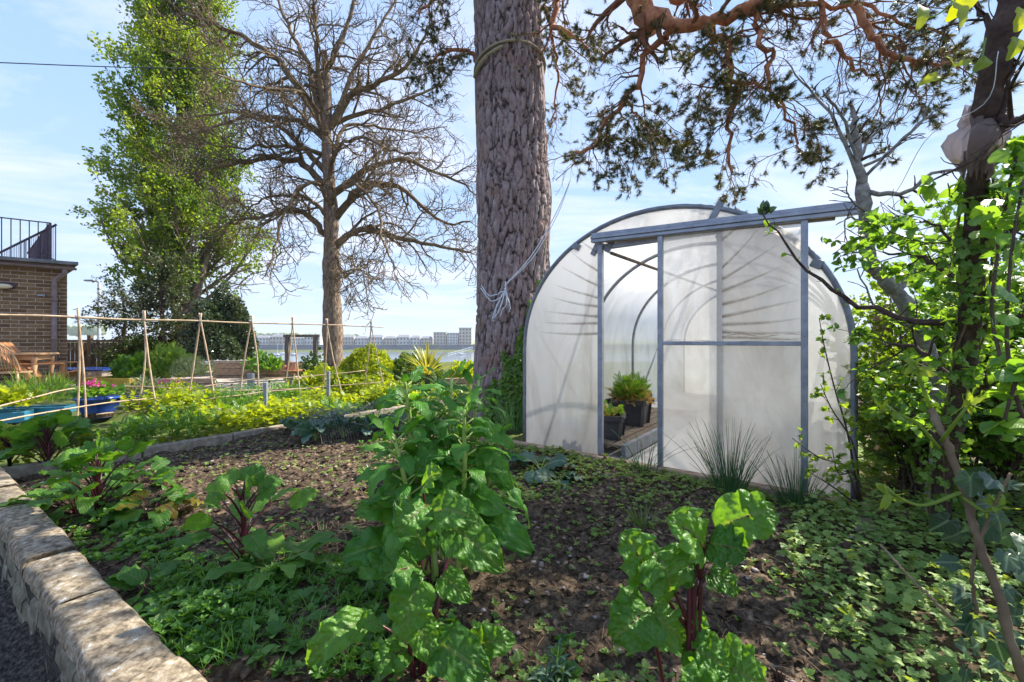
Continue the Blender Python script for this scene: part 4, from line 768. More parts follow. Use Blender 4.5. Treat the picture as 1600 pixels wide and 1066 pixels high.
LB([(505, 200), (454, 121), (427, 89), (380, 58), (330, 36), (285, 18)], .085, .02, -.6)
LB([(506, 210), (470, 190), (420, 182), (370, 175), (320, 180), (255, 190)], .06, .013, 1.2)
LB([(508, 240), (470, 232), (420, 228), (360, 232), (300, 215)], .05, .012, -1.4)
LB([(506, 190), (480, 100), (445, 30), (420, -50)], .07, .02, .9)
LB([(518, 190), (560, 100), (600, 30), (640, -40)], .06, .015, 1.2)
LB([(524, 395), (538, 430), (560, 420), (590, 440)], .03, .010, -1.6)
LB([(516, 330), (525, 300), (560, 290), (590, 330), (600, 380), (620, 420)], .05, .012, -2.4)
LB([(516, 330), (500, 290), (470, 290), (440, 340), (430, 390), (415, 430)], .05, .012, -2.2)
LB([(514, 280), (530, 230), (570, 215), (610, 235), (650, 240)], .05, .012, -2.6)
LB([(512, 220), (480, 150), (430, 140), (380, 130), (330, 110)], .05, .012, -2.6)
LB([(512, 250), (540, 200), (590, 200), (640, 205), (700, 200)], .05, .012, 2.4)
LB([(512, 230), (480, 190), (440, 150), (390, 130)], .05, .012, 2.4)
Pt, Rd = limb_arrays(L, 20); Rd = Rd * 1.15; Pt = jit(Pt, r, .022)
for k_ in range(len(L)): g = G(); tubes(g, Pt[k_], Rd[k_], 8); g.build('limb', MT['bark_chest_limb'], ct, smooth=True)
A1, Q1 = spawn(Pt, Rd, 17, r, 1.5, k=9, t0=.12, ang=(30, 70), wig=.20, trop=(0, 0, -.05), rr=.55, taper=.45)
A1[:, -3:, 2] += np.array([0, .03, .10])[None]
A2, Q2 = spawn(A1, Q1, 7, r, .62, k=7, t0=.15, ang=(30, 70), wig=.22, trop=(0, 0, .02), rr=.6, taper=.3)
A3, Q3 = spawn(A2, Q2, 3, r, .28, k=6, t0=.2, ang=(25, 65), wig=.25, trop=(0, 0, .16), rr=.75, taper=.2, tip=.6)
g = G(); tubes(g, A1, mn(Q1, .010), 5, cap=False); tubes(g, A2, mn(Q2, .0065), 4, cap=False); tubes(g, A3, mn(Q3, .0055), 3, cap=False); g.build('twigs', MT['bark_chest_limb'], ct, smooth=True)

# ---- poplar
pp = thing('poplar_tree', 'tall poplar in fresh yellow-green leaf standing behind the bare tree and the garden', 'tree', P(290, 560, 16.5))
D = 16.5; r = RNG(12); base = P(292, 575, D); tp = smoothpath([base, P(290, 500, D), P(284, 380, D), (P(282, 200, D)), P(280, 0, D), P(282, -110, D)], 60)
g = G(); rd = np.interp(np.linspace(0, 1, 60), [0, .06, .2, .5, 1], [.62, .45, .30, .16, .04]); rd = rd * (1 + .05 * np.sin(np.arange(60)))
tubes(g, tp, rd, 22); g.build('trunk', MT['bark_poplar'], pp, smooth=True)
# fluted foot and twin stems
g = G(); tubes(g, smoothpath([base + [.35, -.2, 0], P(300, 500, D - .3), P(312, 440, D - .3), P(330, 380, D)], 20), np.linspace(.26, .06, 20), 12); g.build('limb', MT['bark_poplar'], pp, smooth=True)
g = G(); tubes(g, smoothpath([base + [-.3, -.25, 0], P(278, 500, D - .4), P(262, 430, D - .5), P(240, 360, D)], 20), np.linspace(.26, .06, 20), 12); g.build('limb', MT['bark_poplar'], pp, smooth=True)
C1, K1 = spawn(tp[None], rd[None], 130, r, 4.1, k=10, t0=.21, t1=.98, ang=(34, 62), wig=.10, trop=(0, 0, .13), rr=.30, taper=.62)
C2, K2 = spawn(C1, K1, 8, r, 1.5, k=7, t0=.12, ang=(25, 55), wig=.16, trop=(0, 0, .12), rr=.6, taper=.3)
C3, K3 = spawn(C2, K2, 5, r, .60, k=5, t0=.2, ang=(25, 65), wig=.2, trop=(0, 0, .05), rr=.6, taper=.2)
hh = np.clip((C1[:, 0, 2] - 2) / 13, 0, 1)
g = G(); tubes(g, C1, mn(K1, .014), 5, cap=False); tubes(g, C2, mn(K2, .010), 4, cap=False); tubes(g, C3, mn(K3, .006), 3, cap=False); g.build('branches', MT['bark_poplar'], pp, smooth=True)
p, d = along(C3, 27, r, .25, 1.); p = p + r.normal(size=p.shape) * .08; cl = fbm(p[:, 0] * 1.0 + 30, p[:, 2] * 1.0 + p[:, 1] * .5, 71, 3, 1.1) + .9 * (p[:, 0] - tp[0, 0]) / 3. * -.35; k = (r.random(len(p)) < .80) & (cl > -.40); p, d = p[k], d[k]
g = G(); inst(g, T_fold, p, nrm(r.normal(size=p.shape) + [0, 0, -.3]), nrm(r.normal(size=p.shape) + [0, 0, .6]), r.uniform(.075, .14, len(p)), np.clip(.5 + .5 * fbm(p[:, 0], p[:, 2], 72, 2, 1.3) + r.normal(size=len(p)) * .2, 0, 1)); g.build('crown', MT['poplar_leaf'], pp)

# ---- conifer-like dark tree, shrubs behind the fence, holly
def small_tree(name, label, cat, base, h, th, spread, n1, n2, lsize, mat, bark, seed, T=T_fold, t0=.15, ang=(60, 95), nl=6, trop=(0, 0, 0), group=None, L0=None, perp=None):
    rr = RNG(seed); t = thing(name, label, cat, base, group=group); base = np.array(base, float); tp = smoothpath([base - [0, 0, .1], base + [.03 * h, .02 * h, h * .5], base + [0, 0, h]], 24); tp[1:] += rr.normal(size=(23, 3)) * .01 * h; rd = np.linspace(th, th * .15, 24)
    g = G(); tubes(g, tp, rd, 10); g.build('trunk', bark, t, smooth=True)
    a, ra = spawn(tp[None], rd[None], n1, rr, spread, k=8, t0=t0, t1=1., ang=ang, wig=.14, trop=trop, rr=.4, taper=.6, perp=perp); b, rb = spawn(a, ra, n2, rr, spread * .4, k=6, t0=.15, ang=(30, 60), wig=.2, rr=.6, taper=.4)
    g = G(); tubes(g, a, mn(ra, .005), 5, cap=False); tubes(g, b, mn(rb, .003), 3, cap=False); g.build('branches', bark, t, smooth=True)
    p, d = along(b, nl, rr, .15, 1.); p = p + rr.normal(size=p.shape) * lsize * .5; g = G(); inst(g, T, p, nrm(d + rr.normal(size=p.shape) * .8), nrm(rr.normal(size=p.shape) * .5 + [0, 0, 1]), lsize * rr.uniform(.6, 1.3, len(p)), rr.random(len(p))); g.build('crown', mat, t); return t
small_tree('dark_tree', 'small dark tree with layered horizontal branches beside the street lamp', 'tree', P(248, 568, 13.), 3.1, .09, 1.55, 42, 9, .075, MT['conifer'], MT['bark_dark'], 5, T_fold, ang=(70, 95), nl=20)
small_tree('dark_tree', 'low dark sprawling evergreen spreading over the fence top', 'tree', P(190, 560, 14.), 2.3, .08, 1.5, 36, 8, .07, MT['conifer'], MT['bark_dark'], 15, T_fold, ang=(60, 90), nl=14)
def bush(name, label, cat, c, rad, n, size, mat, T=T_fold, seed=0, stem=MT['hedgewood'], up=.3, group=None, shell=.35, flower=None):
    t = thing(name, label, cat, c, group=group); rr = RNG(seed); c = np.array(c, float); rad = np.array(rad, float)
    g = G(); k = 9; e = nrm(rr.normal(size=(k, 3)) * [1, 1, .4] + [0, 0, .9]); Pp = np.stack([c + e * rad * np.array([[u]]) * [1, 1, 1.1] for u in np.linspace(0, .9, 6)[:, None]][0:0] or [np.stack([c + e * rad * u for u in np.linspace(0, .92, 6)], 1)][0:1], 0)[0]
    tubes(g, Pp, np.broadcast_to(np.linspace(.016, .004, 6), (k, 6)) * max(.5, rad[0]), 5); g.build('stems', stem, t, smooth=True)
    d = nrm(rr.normal(size=(n, 3))); d[:, 2] = np.abs(d[:, 2]) * 1.0; lump = 1 + .16 * fbm(d[:, 0] * 2.4 + seed, d[:, 1] * 2.4 + d[:, 2] * 2, 3, 3) * 1.6; f = 1 - shell * rr.random(n) ** 1.6
    pos = c + d * rad * (f * lump)[:, None]; g = G(); inst(g, T, pos, nrm(d * .8 + rr.normal(size=d.shape) * .6 + [0, 0, up]), nrm(d + rr.normal(size=d.shape) * .7 + [0, 0, .3]), size * rr.uniform(.6, 1.3, n), np.clip(.5 + .35 * fbm(d[:, 0] * 5, d[:, 2] * 5 + d[:, 1] * 3, 7, 2) + rr.normal(size=n) * .22, 0, 1)); g.build('foliage', mat, t)
    if flower:
        fm, fn, fs = flower; d = nrm(rr.normal(size=(fn, 3))); d[:, 2] = np.abs(d[:, 2]); pos = c + d * rad * 1.05; g = G()
        for q in range(5): inst(g, T_dia, pos + rr.normal(size=pos.shape) * fs * .3, nrm(rr.normal(size=d.shape) + [0, 0, .5]), nrm(rr.normal(size=d.shape)), fs, rr.random(fn))
        g.build('flowers', fm, t)
    return t
bush('holly_bush', 'large dense round-topped holly beside the poplar trunk', 'bush', P(347, 575, 12.6) + [0, 0, .25], (.86, .8, 1.95), 17000, .085, MT['holly'], seed=3, shell=.25)
bush('shrub', 'dark elder shrub leaning over the fence below the dark tree', 'bush', P(225, 580, 12.6), (1.0, .6, .95), 3600, .10, MT['darkbush'], seed=4, T=T_fold)
bush('shrub', 'sunlit shrub right of the fence in front of the poplar trunk', 'bush', P(268, 585, 13.4), (.55, .5, 1.1), 1800, .09, MT['lime'], seed=6)
bush('fennel', 'feathery pale green fennel mound above the sleepers', 'herb', P(262, 588, 9.2), (.58, .5, .56), 2600, .14, MT['fennel'], T=T_fea, seed=7, shell=.8, up=.8)
bush('lavender', 'grey-green lavender bush right of the fennel', 'herb', P(300, 588, 8.8), (.42, .35, .40), 1900, .09, MT['lavender'], T=T_blade, seed=8, shell=.7, up=1.)
bush('shrub', 'broad-leaved bright green shrub left of the fennel above the yellow planter', 'shrub', P(215, 592, 8.9), (.42, .35, .45), 420, .16, MT['green'], T=T_lobed, seed=9, shell=.7)
bush('round_hedge', 'clipped round yellow-green shrub in the middle of the garden', 'bush', P(577, 602, 9.9), (.66, .6, .82), 8500, .055, MT['lime'], seed=10, shell=.18)
bush('round_hedge', 'clipped dark green dome shrub behind the spiky cordyline', 'bush', P(650, 600, 10.4), (.72, .6, .70), 7000, .055, MT['darkbush'], seed=11, shell=.18)
bush('shrub', 'bright green climbing plant on the left beyond the blue pots', 'shrub', P(505, 608, 8.6), (.55, .45, .42), 700, .12, MT['lime'], T=T_lobed, seed=13, shell=.8) ['label'] = 'yellow-green broad-leaved plant at the foot of the bare tree'
bush('shrub', 'small bright shrub between the dark dome and the pine', 'shrub', P(722, 598, 8.9), (.35, .3, .42), 900, .08, MT['lime'], seed=14, shell=.6)
bush('shrub', 'thin bush growing above the raised timber planter', 'shrub', P(415, 578, 11.), (.45, .35, .45), 420, .10, MT['green'], T=T_lobed, seed=16, shell=.8)
bush('shrub', 'dark climber hanging on the right post of the wooden arch', 'shrub', P(488, 590, 10.0), (.28, .28, .62), 600, .08, MT['darkbush'], seed=17, shell=.8)
rr = RNG(8); cd = thing('cordyline', 'spiky yellow-green cordyline fountain in front of the dark dome shrub', 'plant', P(668, 600, 7.6))
g = G(); tubes(g, [P(668, 602, 7.6), P(668, 585, 7.6)], [.05, .04], 8); g.build('trunk', MT['bark_dark'], cd, smooth=True)
g = G(); n = 70; a = rr.uniform(0, 6.3, n); el = rr.uniform(.35, 1.5, n); d = np.stack([np.cos(a) * np.cos(el), np.sin(a) * np.cos(el), np.sin(el)], -1)
for i in range(n): b0 = P(668, 588, 7.6); Ln = rr.uniform(.42, .74); blade(g, b0, b0 + d[i] * Ln - np.array([0, 0, .12 * Ln]), .04, up=(0, 0, 1), arch=.12, ripple=0, fold=.4, seed=i, nu=7, nv=3, prof=.5)
g.build('leaves', MT['cordyline'], cd)
# ================================================================== BRICK BUILDING (local x along the wall towards its right corner, y away from us)
bc = P(105, 603, 8.8); BX = nrm(np.array([.816, .578])); bz = math.atan2(BX[1], BX[0]); gz = bc[2]
bd = thing('brick_building', 'flat-roofed building of brown brick with a railing on its roof', 'building', (bc[0], bc[1], gz), bz)
WH = 2.42
def shear(g): g.v = [v - np.stack([.31 * v[:, 1], 0 * v[:, 1], 0 * v[:, 1]], -1) for v in g.v]; return g
g = G(); box(g, (-3.5, 2.5, WH / 2 - .05), (7.0, 5.0, WH + .1)); shear(g).build('wall', MT['brick'], bd, local=True)
g = G(); box(g, (-3.42, 2.45, WH + .04), (7.04, 5.2, .08)); shear(g).build('fascia', MT['timberfascia'], bd, local=True, bevel=.006)
g = G(); box(g, (-3.40, 2.43, WH + .115), (7.08, 5.3, .07)); shear(g).build('flat_roof', MT['felt'], bd, local=True, bevel=.01)
g = G(); a = np.linspace(math.pi, 2 * math.pi, 9); pr = [(math.cos(t) * .05, math.sin(t) * .05) for t in a] + [(math.cos(t) * .043, math.sin(t) * .043) for t in a[::-1]]
V = [[x_, -.13 + p[0], WH + .03 + p[1]] for x_ in (-6.9, .16) for p in pr]; k = len(pr); g.add(V, [np.array([[i, (i + 1) % k, k + (i + 1) % k, k + i] for i in range(k)]), np.array([list(range(k))[::-1], list(range(k, 2 * k))])]); g.build('gutter', MT['pipe'], bd, local=True)
g = G(); tubes(g, smoothpath([[-.02, -.13, WH - .02], [-.02, -.12, WH - .10], [-.16, -.07, WH - .24], [-.17, -.065, WH - .36], [-.17, -.065, WH - .6]], 14), np.full(14, .042), 12); tubes(g, [[-.17, -.065, WH - .5], [-.17, -.065, .05]], [.042, .042], 12)
for z_ in (1.75, .95, .3): tubes(g, [[-.17, -.065, z_], [-.17, -.065, z_ + .06]], [.05, .05], 12)
g.build('downpipe', MT['pipe'], bd, smooth=True, local=True)
lm = bpy.data.objects.new('wall_lamp', None); link(lm, bd)
def oval(g, c, rx, rz_, y0, y1, n=24): a = np.linspace(0, 2 * math.pi, n, endpoint=False); V = [[c[0] + f * rx * math.cos(t), y, c[1] + f * rz_ * math.sin(t)] for y, f in ((y0, 1), (y0 + (y1 - y0) * .6, 1), (y1, .75)) for t in a]; q = np.array([[i * n + j, i * n + (j + 1) % n, (i + 1) * n + (j + 1) % n, (i + 1) * n + j] for i in range(2) for j in range(n)]); g.add(V, [q, np.array([[2 * n + j for j in range(n)]])])
g = G(); oval(g, (-.86, 2.02), .145, .075, 0, -.05); g.build('rim', MT['blackmetal'], lm, smooth=False, local=True)
g = G(); oval(g, (-.86, 2.005), .115, .048, -.04, -.095); g.build('glass', MT['lampglass'], lm, smooth=True, local=True)
g = G(); box(g, (-.36, -.03, 1.86), (.11, .05, .03)); box(g, (-.31, -.05, 1.86), (.02, .07, .05)); g.build('cable_bracket', MT['galv'], bd, local=True)
rl = bpy.data.objects.new('roof_railing', None); link(rl, bd); zr0 = WH + .20; zr1 = zr0 + .78
g = G(); xr = -.22; ya = .25
beam(g, [xr, ya, zr1], [-7, ya, zr1], .03, .02); beam(g, [xr, ya, zr0], [-7, ya, zr0], .03, .02); beam(g, [xr, ya, zr1], [xr, 5.1, zr1], .03, .02); beam(g, [xr, ya, zr0], [xr, 5.1, zr0], .03, .02); shear(g).build('rail', MT['blackmetal'], rl, local=True)
x_ = xr
while x_ > -5.0:
    g = G(); beam(g, [x_, ya, zr0 - .02], [x_, ya, zr1], .014, .014, up=(0, 1, 0)); g.build('baluster', MT['blackmetal'], rl, local=True); x_ -= .125
y_ = ya + .11
while y_ < 4.6: g = G(); beam(g, [xr, y_, zr0 - .02], [xr, y_, zr1], .014, .014, up=(0, 1, 0)); shear(g).build('baluster', MT['blackmetal'], rl, local=True); y_ += .13
for (x_, y_) in ((xr, ya), (-1.6, ya), (-3.0, ya), (xr, 2.2)): g = G(); box(g, (x_, y_, (zr0 + zr1) / 2 - .05), (.035, .035, zr1 - zr0 + .1)); shear(g).build('post', MT['blackmetal'], rl, local=True)
# descending stair handrail behind (the steep dark diagonal)
e0, e1 = np.array([xr, ya + .05, zr1 - .01]), np.array([xr - .98, ya + .7, zr1 - .62])
g = G(); beam(g, e0, e1, .03, .03); g.build('stair_rail', MT['blackmetal'], rl, local=True)
g = G(); beam(g, [xr + .10, ya - .1, zr0 - .06], [xr - .30, ya + .1, zr0 + .2], .018, .018); g.build('stair_brace', MT['blackmetal'], rl, local=True)
for k_ in range(34):
    p = e0 + (e1 - e0) * (k_ + .5) / 34; h_ = .018 if k_ in (9, 18) else .007; g = G(); beam(g, p, [p[0], p[1], zr0 - .02], h_, h_, up=(0, 1, 0)); g.build('stair_baluster', MT['blackmetal'], rl, local=True)

# ================================================================== PATIO FURNITURE
PZ = .125
def lathe(g, a, b, prof, n=10, mat=0): a = np.array(a, float); b = np.array(b, float); t = np.array([p[0] for p in prof])[:, None]; tubes(g, a + (b - a) * t, [p[1] for p in prof], n, mat=mat)
def windsor(name, label, c, rz, group=None):
    t = thing(name, label, 'chair', c, rz, group); g = G(); a = np.linspace(0, 2 * math.pi, 24, endpoint=False)
    V = [[.22 * math.cos(u) * (1 + .1 * math.sin(u)), .20 * math.sin(u), z] for z in (.42, .455) for u in a]; g.add(V, [np.array([[j, (j + 1) % 24, 24 + (j + 1) % 24, 24 + j] for j in range(24)]), np.array([list(range(24))[::-1], list(range(24, 48))])]); g.build('seat', MT['pinewood'], t, local=True, bevel=.008)
    g = G(); u = np.linspace(-.15, math.pi + .15, 26); hp = np.stack([.225 * np.cos(u), -.17 - .10 * np.clip(np.sin(u), 0, 1) - .02, .50 + .42 * np.sin(u)], -1); hp[0, 2] = .45; hp[-1, 2] = .45; tubes(g, hp, np.full(26, .013), 8); g.build('back_hoop', MT['pinewood'], t, smooth=True, local=True)
    for k_ in range(8):
        x0 = -.15 + k_ * .043; x1 = x0 * 1.15; g = G(); zt = .50 + .42 * math.sqrt(max(0, 1 - (x1 / .225) ** 2)); tubes(g, [[x0, -.17, .45], [x1, -.18 - .1 * (zt - .5) / .42, zt]], [.007, .006], 6); g.build('spindle', MT['pinewood'], t, smooth=True, local=True)
    for sx_ in (-1, 1):
        for sy_ in (-1, 1): g = G(); lathe(g, [sx_ * .14, sy_ * .12, .43], [sx_ * .21, sy_ * .2, 0], [(0, .014), (.2, .02), (.35, .014), (.4, .022), (.6, .022), (.8, .013), (1, .016)]); g.build('leg', MT['pinewood'], t, smooth=True, local=True)
    g = G(); tubes(g, [[-.17, 0, .2], [.17, 0, .2]], [.010, .010], 6); g.build('stretcher', MT['pinewood'], t, local=True); return t
def at_(px, py, d): p = P(px, py, d); return (p[0], p[1], PZ)
windsor('windsor_chair', 'wooden windsor chair with its hooped spindle back towards the garden', at_(24, 620, 7.3), R(8))
tb = thing('wooden_table', 'pale wooden table with turned legs by the brick wall', 'table', at_(20, 600, 7.75), R(20)); g = G(); box(g, (0, 0, .735), (1.0, .62, .035)); g.build('table_top', MT['pinewood'], tb, local=True, bevel=.01); g = G(); box(g, (0, 0, .67), (.86, .48, .08)); g.build('apron', MT['pinewood'], tb, local=True)
for sx_ in (-1, 1):
    for sy_ in (-1, 1): g = G(); lathe(g, [sx_ * .42, sy_ * .23, .7], [sx_ * .42, sy_ * .23, 0], [(0, .04), (.15, .04), (.18, .025), (.25, .045), (.4, .03), (.7, .045), (.8, .025), (.85, .04), (1, .025)], 12); g.build('leg', MT['pinewood'], tb, smooth=True, local=True)
ac = thing('slatted_chair', 'orange-brown reclining slatted garden chair beside the table', 'chair', at_(64, 612, 7.7), R(-68))
for k_ in range(5):
    g = G(); x_ = -.22 + k_ * .11; beam(g, [x_, -.05, .26], [x_ * 1.05, -.55, .95], .10, .018, up=(0, 1, .7)); g.build('back_slat', MT['redwood'], ac, local=True, bevel=.003)
    g = G(); box(g, (0, -.02 + k_ * .10, .30 + k_ * .025), (.52, .09, .018)); g.build('seat_slat', MT['redwood'], ac, local=True, bevel=.003)
for sx_ in (-1, 1):
    g = G(); beam(g, [sx_ * .25, .48, .42], [sx_ * .25, -.5, .04], .022, .10); g.build('side_rail', MT['redwood'], ac, local=True, bevel=.003); g = G(); beam(g, [sx_ * .27, .42, .02], [sx_ * .27, .42, .56], .02, .07, up=(0, 1, 0)); g.build('leg', MT['redwood'], ac, local=True, bevel=.003)
    g = G(); box(g, (sx_ * .30, .10, .57), (.12, .70, .02)); g.build('armrest', MT['redwood'], ac, local=True, bevel=.004)
windsor('windsor_chair', 'second windsor chair partly cut off behind the wooden table', at_(4, 600, 8.3), R(165))

# ================================================================== FENCE, LAMP, POLE, CABLE
fn = thing('wooden_fence', 'low dark close-boarded fence with a gate brace right of the brick building', 'fence', P(140, 590, 12.4))
fa, fb = P(96, 590, 12.1), P(262, 588, 13.6); fa[2] = fb[2] = 0; zt = 1.12; n = 26
g = G()
for k_ in range(n): a = fa + (fb - fa) * k_ / n; b = fa + (fb - fa) * (k_ + .92) / n; beam(g, [a[0], a[1], .55], [b[0], b[1], .55], .018, 1.02)
g.build('boards', MT['oldwood'], fn)
for z_ in (1.10, .86): g = G(); beam(g, [fa[0], fa[1] - .03, z_], [fb[0], fb[1] - .03, z_], .05, .07); g.build('rail', MT['oldwood'], fn)
for s in (.0, .27, .60, .98): p = fa + (fb - fa) * s; g = G(); box(g, (p[0], p[1] - .07, .62), (.11, .10, 1.30)); g.build('post', MT['oldwood'], fn, bevel=.01)
g = G(); p, q = fa + (fb - fa) * .1, fa + (fb - fa) * .26; beam(g, [p[0], p[1] - .05, .3], [q[0], q[1] - .05, .9], .03, .06); g.build('brace', MT['bark_dark'], fn)
sl = thing('street_lamp', 'tall thin grey street lamp standing behind the fence', 'street lamp', P(155, 540, 24.)); a = P(155, 560, 24.); b = P(155, 441, 24.); g = G(); tubes(g, [a, a + (b - a) * .25, a + (b - a) * .26, b], [.13, .13, .085, .07], 10); tubes(g, [b, b + [-.2, 0, .06], P(141, 439, 24.)], [.06, .05, .04], 8); g.build('pole', MT['greypost'], sl, smooth=True)
g = G(); c = P(141, 438.5, 24.); box(g, (c[0], c[1], c[2]), (.55, .25, .09)); g.build('lamp_head', MT['greypost'], sl, bevel=.03)
pc = [P(-80, 95, 9.5), P(0, 98, 9.5), P(230, 106, 11.), P(480, 108, 13.5), P(736, 110, 15.)]; g = G(); tubes(g, smoothpath(pc, 40), np.full(40, .011), 6); tag(g.build('overhead_cable', MT['cable'], smooth=True), 'dark overhead cable crossing the sky past the poplar', 'cable')

# ================================================================== POTS, PLANTERS, ORNAMENTS
def pot(name, label, c, r0, r1, h, mat, cat='plant pot', soil=True, group=None, flare=1.1):
    t = thing(name, label, cat, c, 0, group); g = G(); pr = [(0, r0), (.04, r0), (h * .5, (r0 + r1) * .53), (h * .88, r1 * .98), (h * .9, r1 * flare), (h, r1 * flare), (h, r1 * .95), (h * .85, r1 * .9)]
    tubes(g, [[0, 0, p[0] + 1e-4 * i] for i, p in enumerate(pr)], [p[1] for p in pr], 28, cap=False)
    g.build('pot', mat, t, smooth=True, local=True); g = G(); tubes(g, [[0, 0, 0], [0, 0, h * .86]], [r0, r1 * .93], 20); g.build('compost', MT['soil'], t, local=True); return t
def gr(px, py, d, z=0.02): p = P(px, py, d); return np.array([p[0], p[1], z])
c = gr(154, 655, 6.0); t = pot('glazed_pot', 'round dark cobalt glazed pot with magenta flowers behind the canes', c, .16, .24, .29, MT['cobalt'])
foliage_mound(t, T_lobed, MT['green'], c + [0, 0, .3], (.27, .25, .16), 260, .07, 21); 
def blossoms(t, c, rad, n, s, mat, seed): rr = RNG(seed); g = G(); p = np.array(c) + rr.normal(size=(n, 3)) * rad; [inst(g, T_dia, p, nrm(rr.normal(size=(n, 3)) + [0, 0, .4]), nrm(rr.normal(size=(n, 3))), s, rr.random(n)) for _ in range(6)]; g.build('flowers', mat, t)
blossoms(t, c + [-.0, -.05, .46], (.07, .05, .035), 22, .042, MT['pink'], 3)
c = gr(226, 642, 6.6); t = pot('glazed_pot', 'blue glazed pot with grey-green foliage between the cobalt and turquoise pots', c, .15, .24, .24, MT['cobalt']); foliage_mound(t, T_fold, MT['lavender'], c + [0, 0, .26], (.26, .25, .24), 420, .05, 22)
c = gr(243, 638, 6.4); t = pot('glazed_pot', 'small pale turquoise glazed pot', c, .09, .15, .20, MT['teal']); foliage_mound(t, T_fold, MT['green'], c + [0, 0, .2], (.15, .15, .14), 120, .05, 23)
c = gr(277, 640, 6.7); t = pot('glazed_pot', 'wide bright turquoise glazed bowl with tiny pink flowers', c, .22, .34, .24, MT['teal']); foliage_mound(t, T_fold, MT['lime'], c + [0, 0, .24], (.34, .3, .20), 480, .045, 24); blossoms(t, c + [0, -.1, .46], (.12, .08, .03), 10, .03, MT['pink'], 5)
def trough(name, label, c, s, rz, mat, cat='planter'):
    t = thing(name, label, cat, c, rz); x, y, z = s; g = G(); w = .04
    for (cx_, cy_, sx_, sy_) in ((0, -y / 2, x, w), (0, y / 2, x, w), (-x / 2 + w / 2, 0, w, y - w), (x / 2 - w / 2, 0, w, y - w)): box(g, (cx_, cy_, z / 2), (sx_, sy_, z))
    g.build('sides', mat, t, local=True, bevel=.006); g = G(); box(g, (0, 0, z * .42), (x - 2 * w, y - w, z * .8)); g.build('compost', MT['soil'], t, local=True); return t
c = gr(56, 652, 6.0); t = trough('long_trough', 'long turquoise trough half hidden by bright herbs near the bed corner', c, (.8, .26, .15), R(18), MT['teal']); foliage_mound(t, T_blade, MT['green'], c + [0, 0, .22], (.5, .24, .34), 900, .14, 31, up=1.)
c = gr(4, 660, 5.6); t = trough('long_trough', 'short blue trough at the left edge beside the turquoise trough', c, (.5, .22, .14), R(30), MT['teal']); foliage_mound(t, T_lobed, MT['lime'], c + [0, 0, .2], (.34, .18, .24), 300, .08, 32)
c = gr(187, 601, 8.7, .1); t = trough('yellow_planter', 'yellow stained wooden planter box by the patio', c, (1.05, .5, .26), R(-6), MT['yellowwood']); foliage_mound(t, T_lobed, MT['green'], c + [.2, 0, .26], (.3, .2, .12), 90, .07, 33)
c = gr(238, 598, 9.0, .1); t = trough('yellow_planter', 'smaller yellow planter box behind the cane frame', c, (.45, .4, .22), R(-6), MT['yellowwood'])
c = gr(134, 596, 10.2, .1); t = trough('water_tank', 'low dark blue covered tank in front of the fence', c, (1.4, .8, .30), R(5), MT['edging']); g = G(); box(g, (0, 0, .32), (1.5, .9, .05)); g.build('cover', MT['cobalt'], t, local=True, bevel=.02)
g = G(); p = gr(134, 598, 9.3, .1); box(g, (p[0], p[1], .26), (.24, .2, .30)); tag(g.build('timber_block', MT['sleeper'], bevel=.012), 'square timber block left of the yellow planter', 'block')
tp_ = thing('raised_planter', 'long raised planter of pale timber boards under the holly', 'planter', gr(385, 590, 11.2)); a, b = gr(334, 590, 11.2), gr(450, 590, 11.4)
for k_ in range(3): g = G(); beam(g, [a[0], a[1], .10 + k_ * .175], [b[0], b[1], .10 + k_ * .175], .06, .165); g.build('board', MT['sleeper'], tp_, bevel=.008)
g = G(); beam(g, [a[0] - .05, a[1] + .02, .56], [b[0] + .05, b[1] + .02, .56], .16, .04); g.build('top_rail', MT['edging'], tp_, bevel=.008); g = G(); beam(g, [a[0], a[1] + .5, .25], [b[0], b[1] + .5, .25], .9, .48); g.build('compost', MT['soil'], tp_)
for k_, (x0, x1, py_, d_, lb) in enumerate(((238, 335, 590, 8.3, 'old sleepers edging the lavender bed'), (690, 735, 582, 8.4, 'short brown timber sleeper between the cordyline and the pine'))):
    a, b = gr(x0, py_, d_), gr(x1, py_, d_ * 1.02); g = G(); beam(g, [a[0], a[1], .16], [b[0], b[1], .16], .12, .16); beam(g, [a[0], a[1] + .01, .30], [b[0], b[1] + .02, .30], .11, .11); tag(g.build('sleeper_edging', MT['sleeper'], bevel=.01), lb, 'edging')
ar = thing('wooden_arch', 'square wooden frame of two posts and a beam before the water', 'frame', gr(470, 590, 10.0)); za_ = P(0, 527, 10.)[2]
for px_ in (449, 493): p = gr(px_, 590, 10.); g = G(); box(g, (p[0], p[1], za_ / 2), (.085, .085, za_)); g.build('post', MT['oldwood'], ar, bevel=.006)
a, b = gr(444, 590, 10.), gr(498, 590, 10.); g = G(); beam(g, [a[0], a[1], za_ + .03], [b[0], b[1], za_ + .03], .10, .06); g.build('beam', MT['oldwood'], ar, bevel=.006)
bb = thing('pot_stand', 'small table-like stand of brown dishes on a pale pedestal in the herbs', 'stand', gr(455, 615, 7.9)); c = gr(455, 615, 7.9)
zt_ = P(0, 583, 7.9)[2]; g = G(); box(g, (c[0], c[1], zt_ / 2 - .02), (.06, .06, zt_)); g.build('pedestal', MT['edging'], bb, bevel=.005); g = G(); tubes(g, [c + [0, 0, zt_ - .02], c + [0, 0, zt_], c + [0, 0, zt_ + .04], c + [0, 0, zt_ + .041]], [.1, .17, .20, .17], 24); g.build('dish', MT['terracotta'], bb, smooth=True)
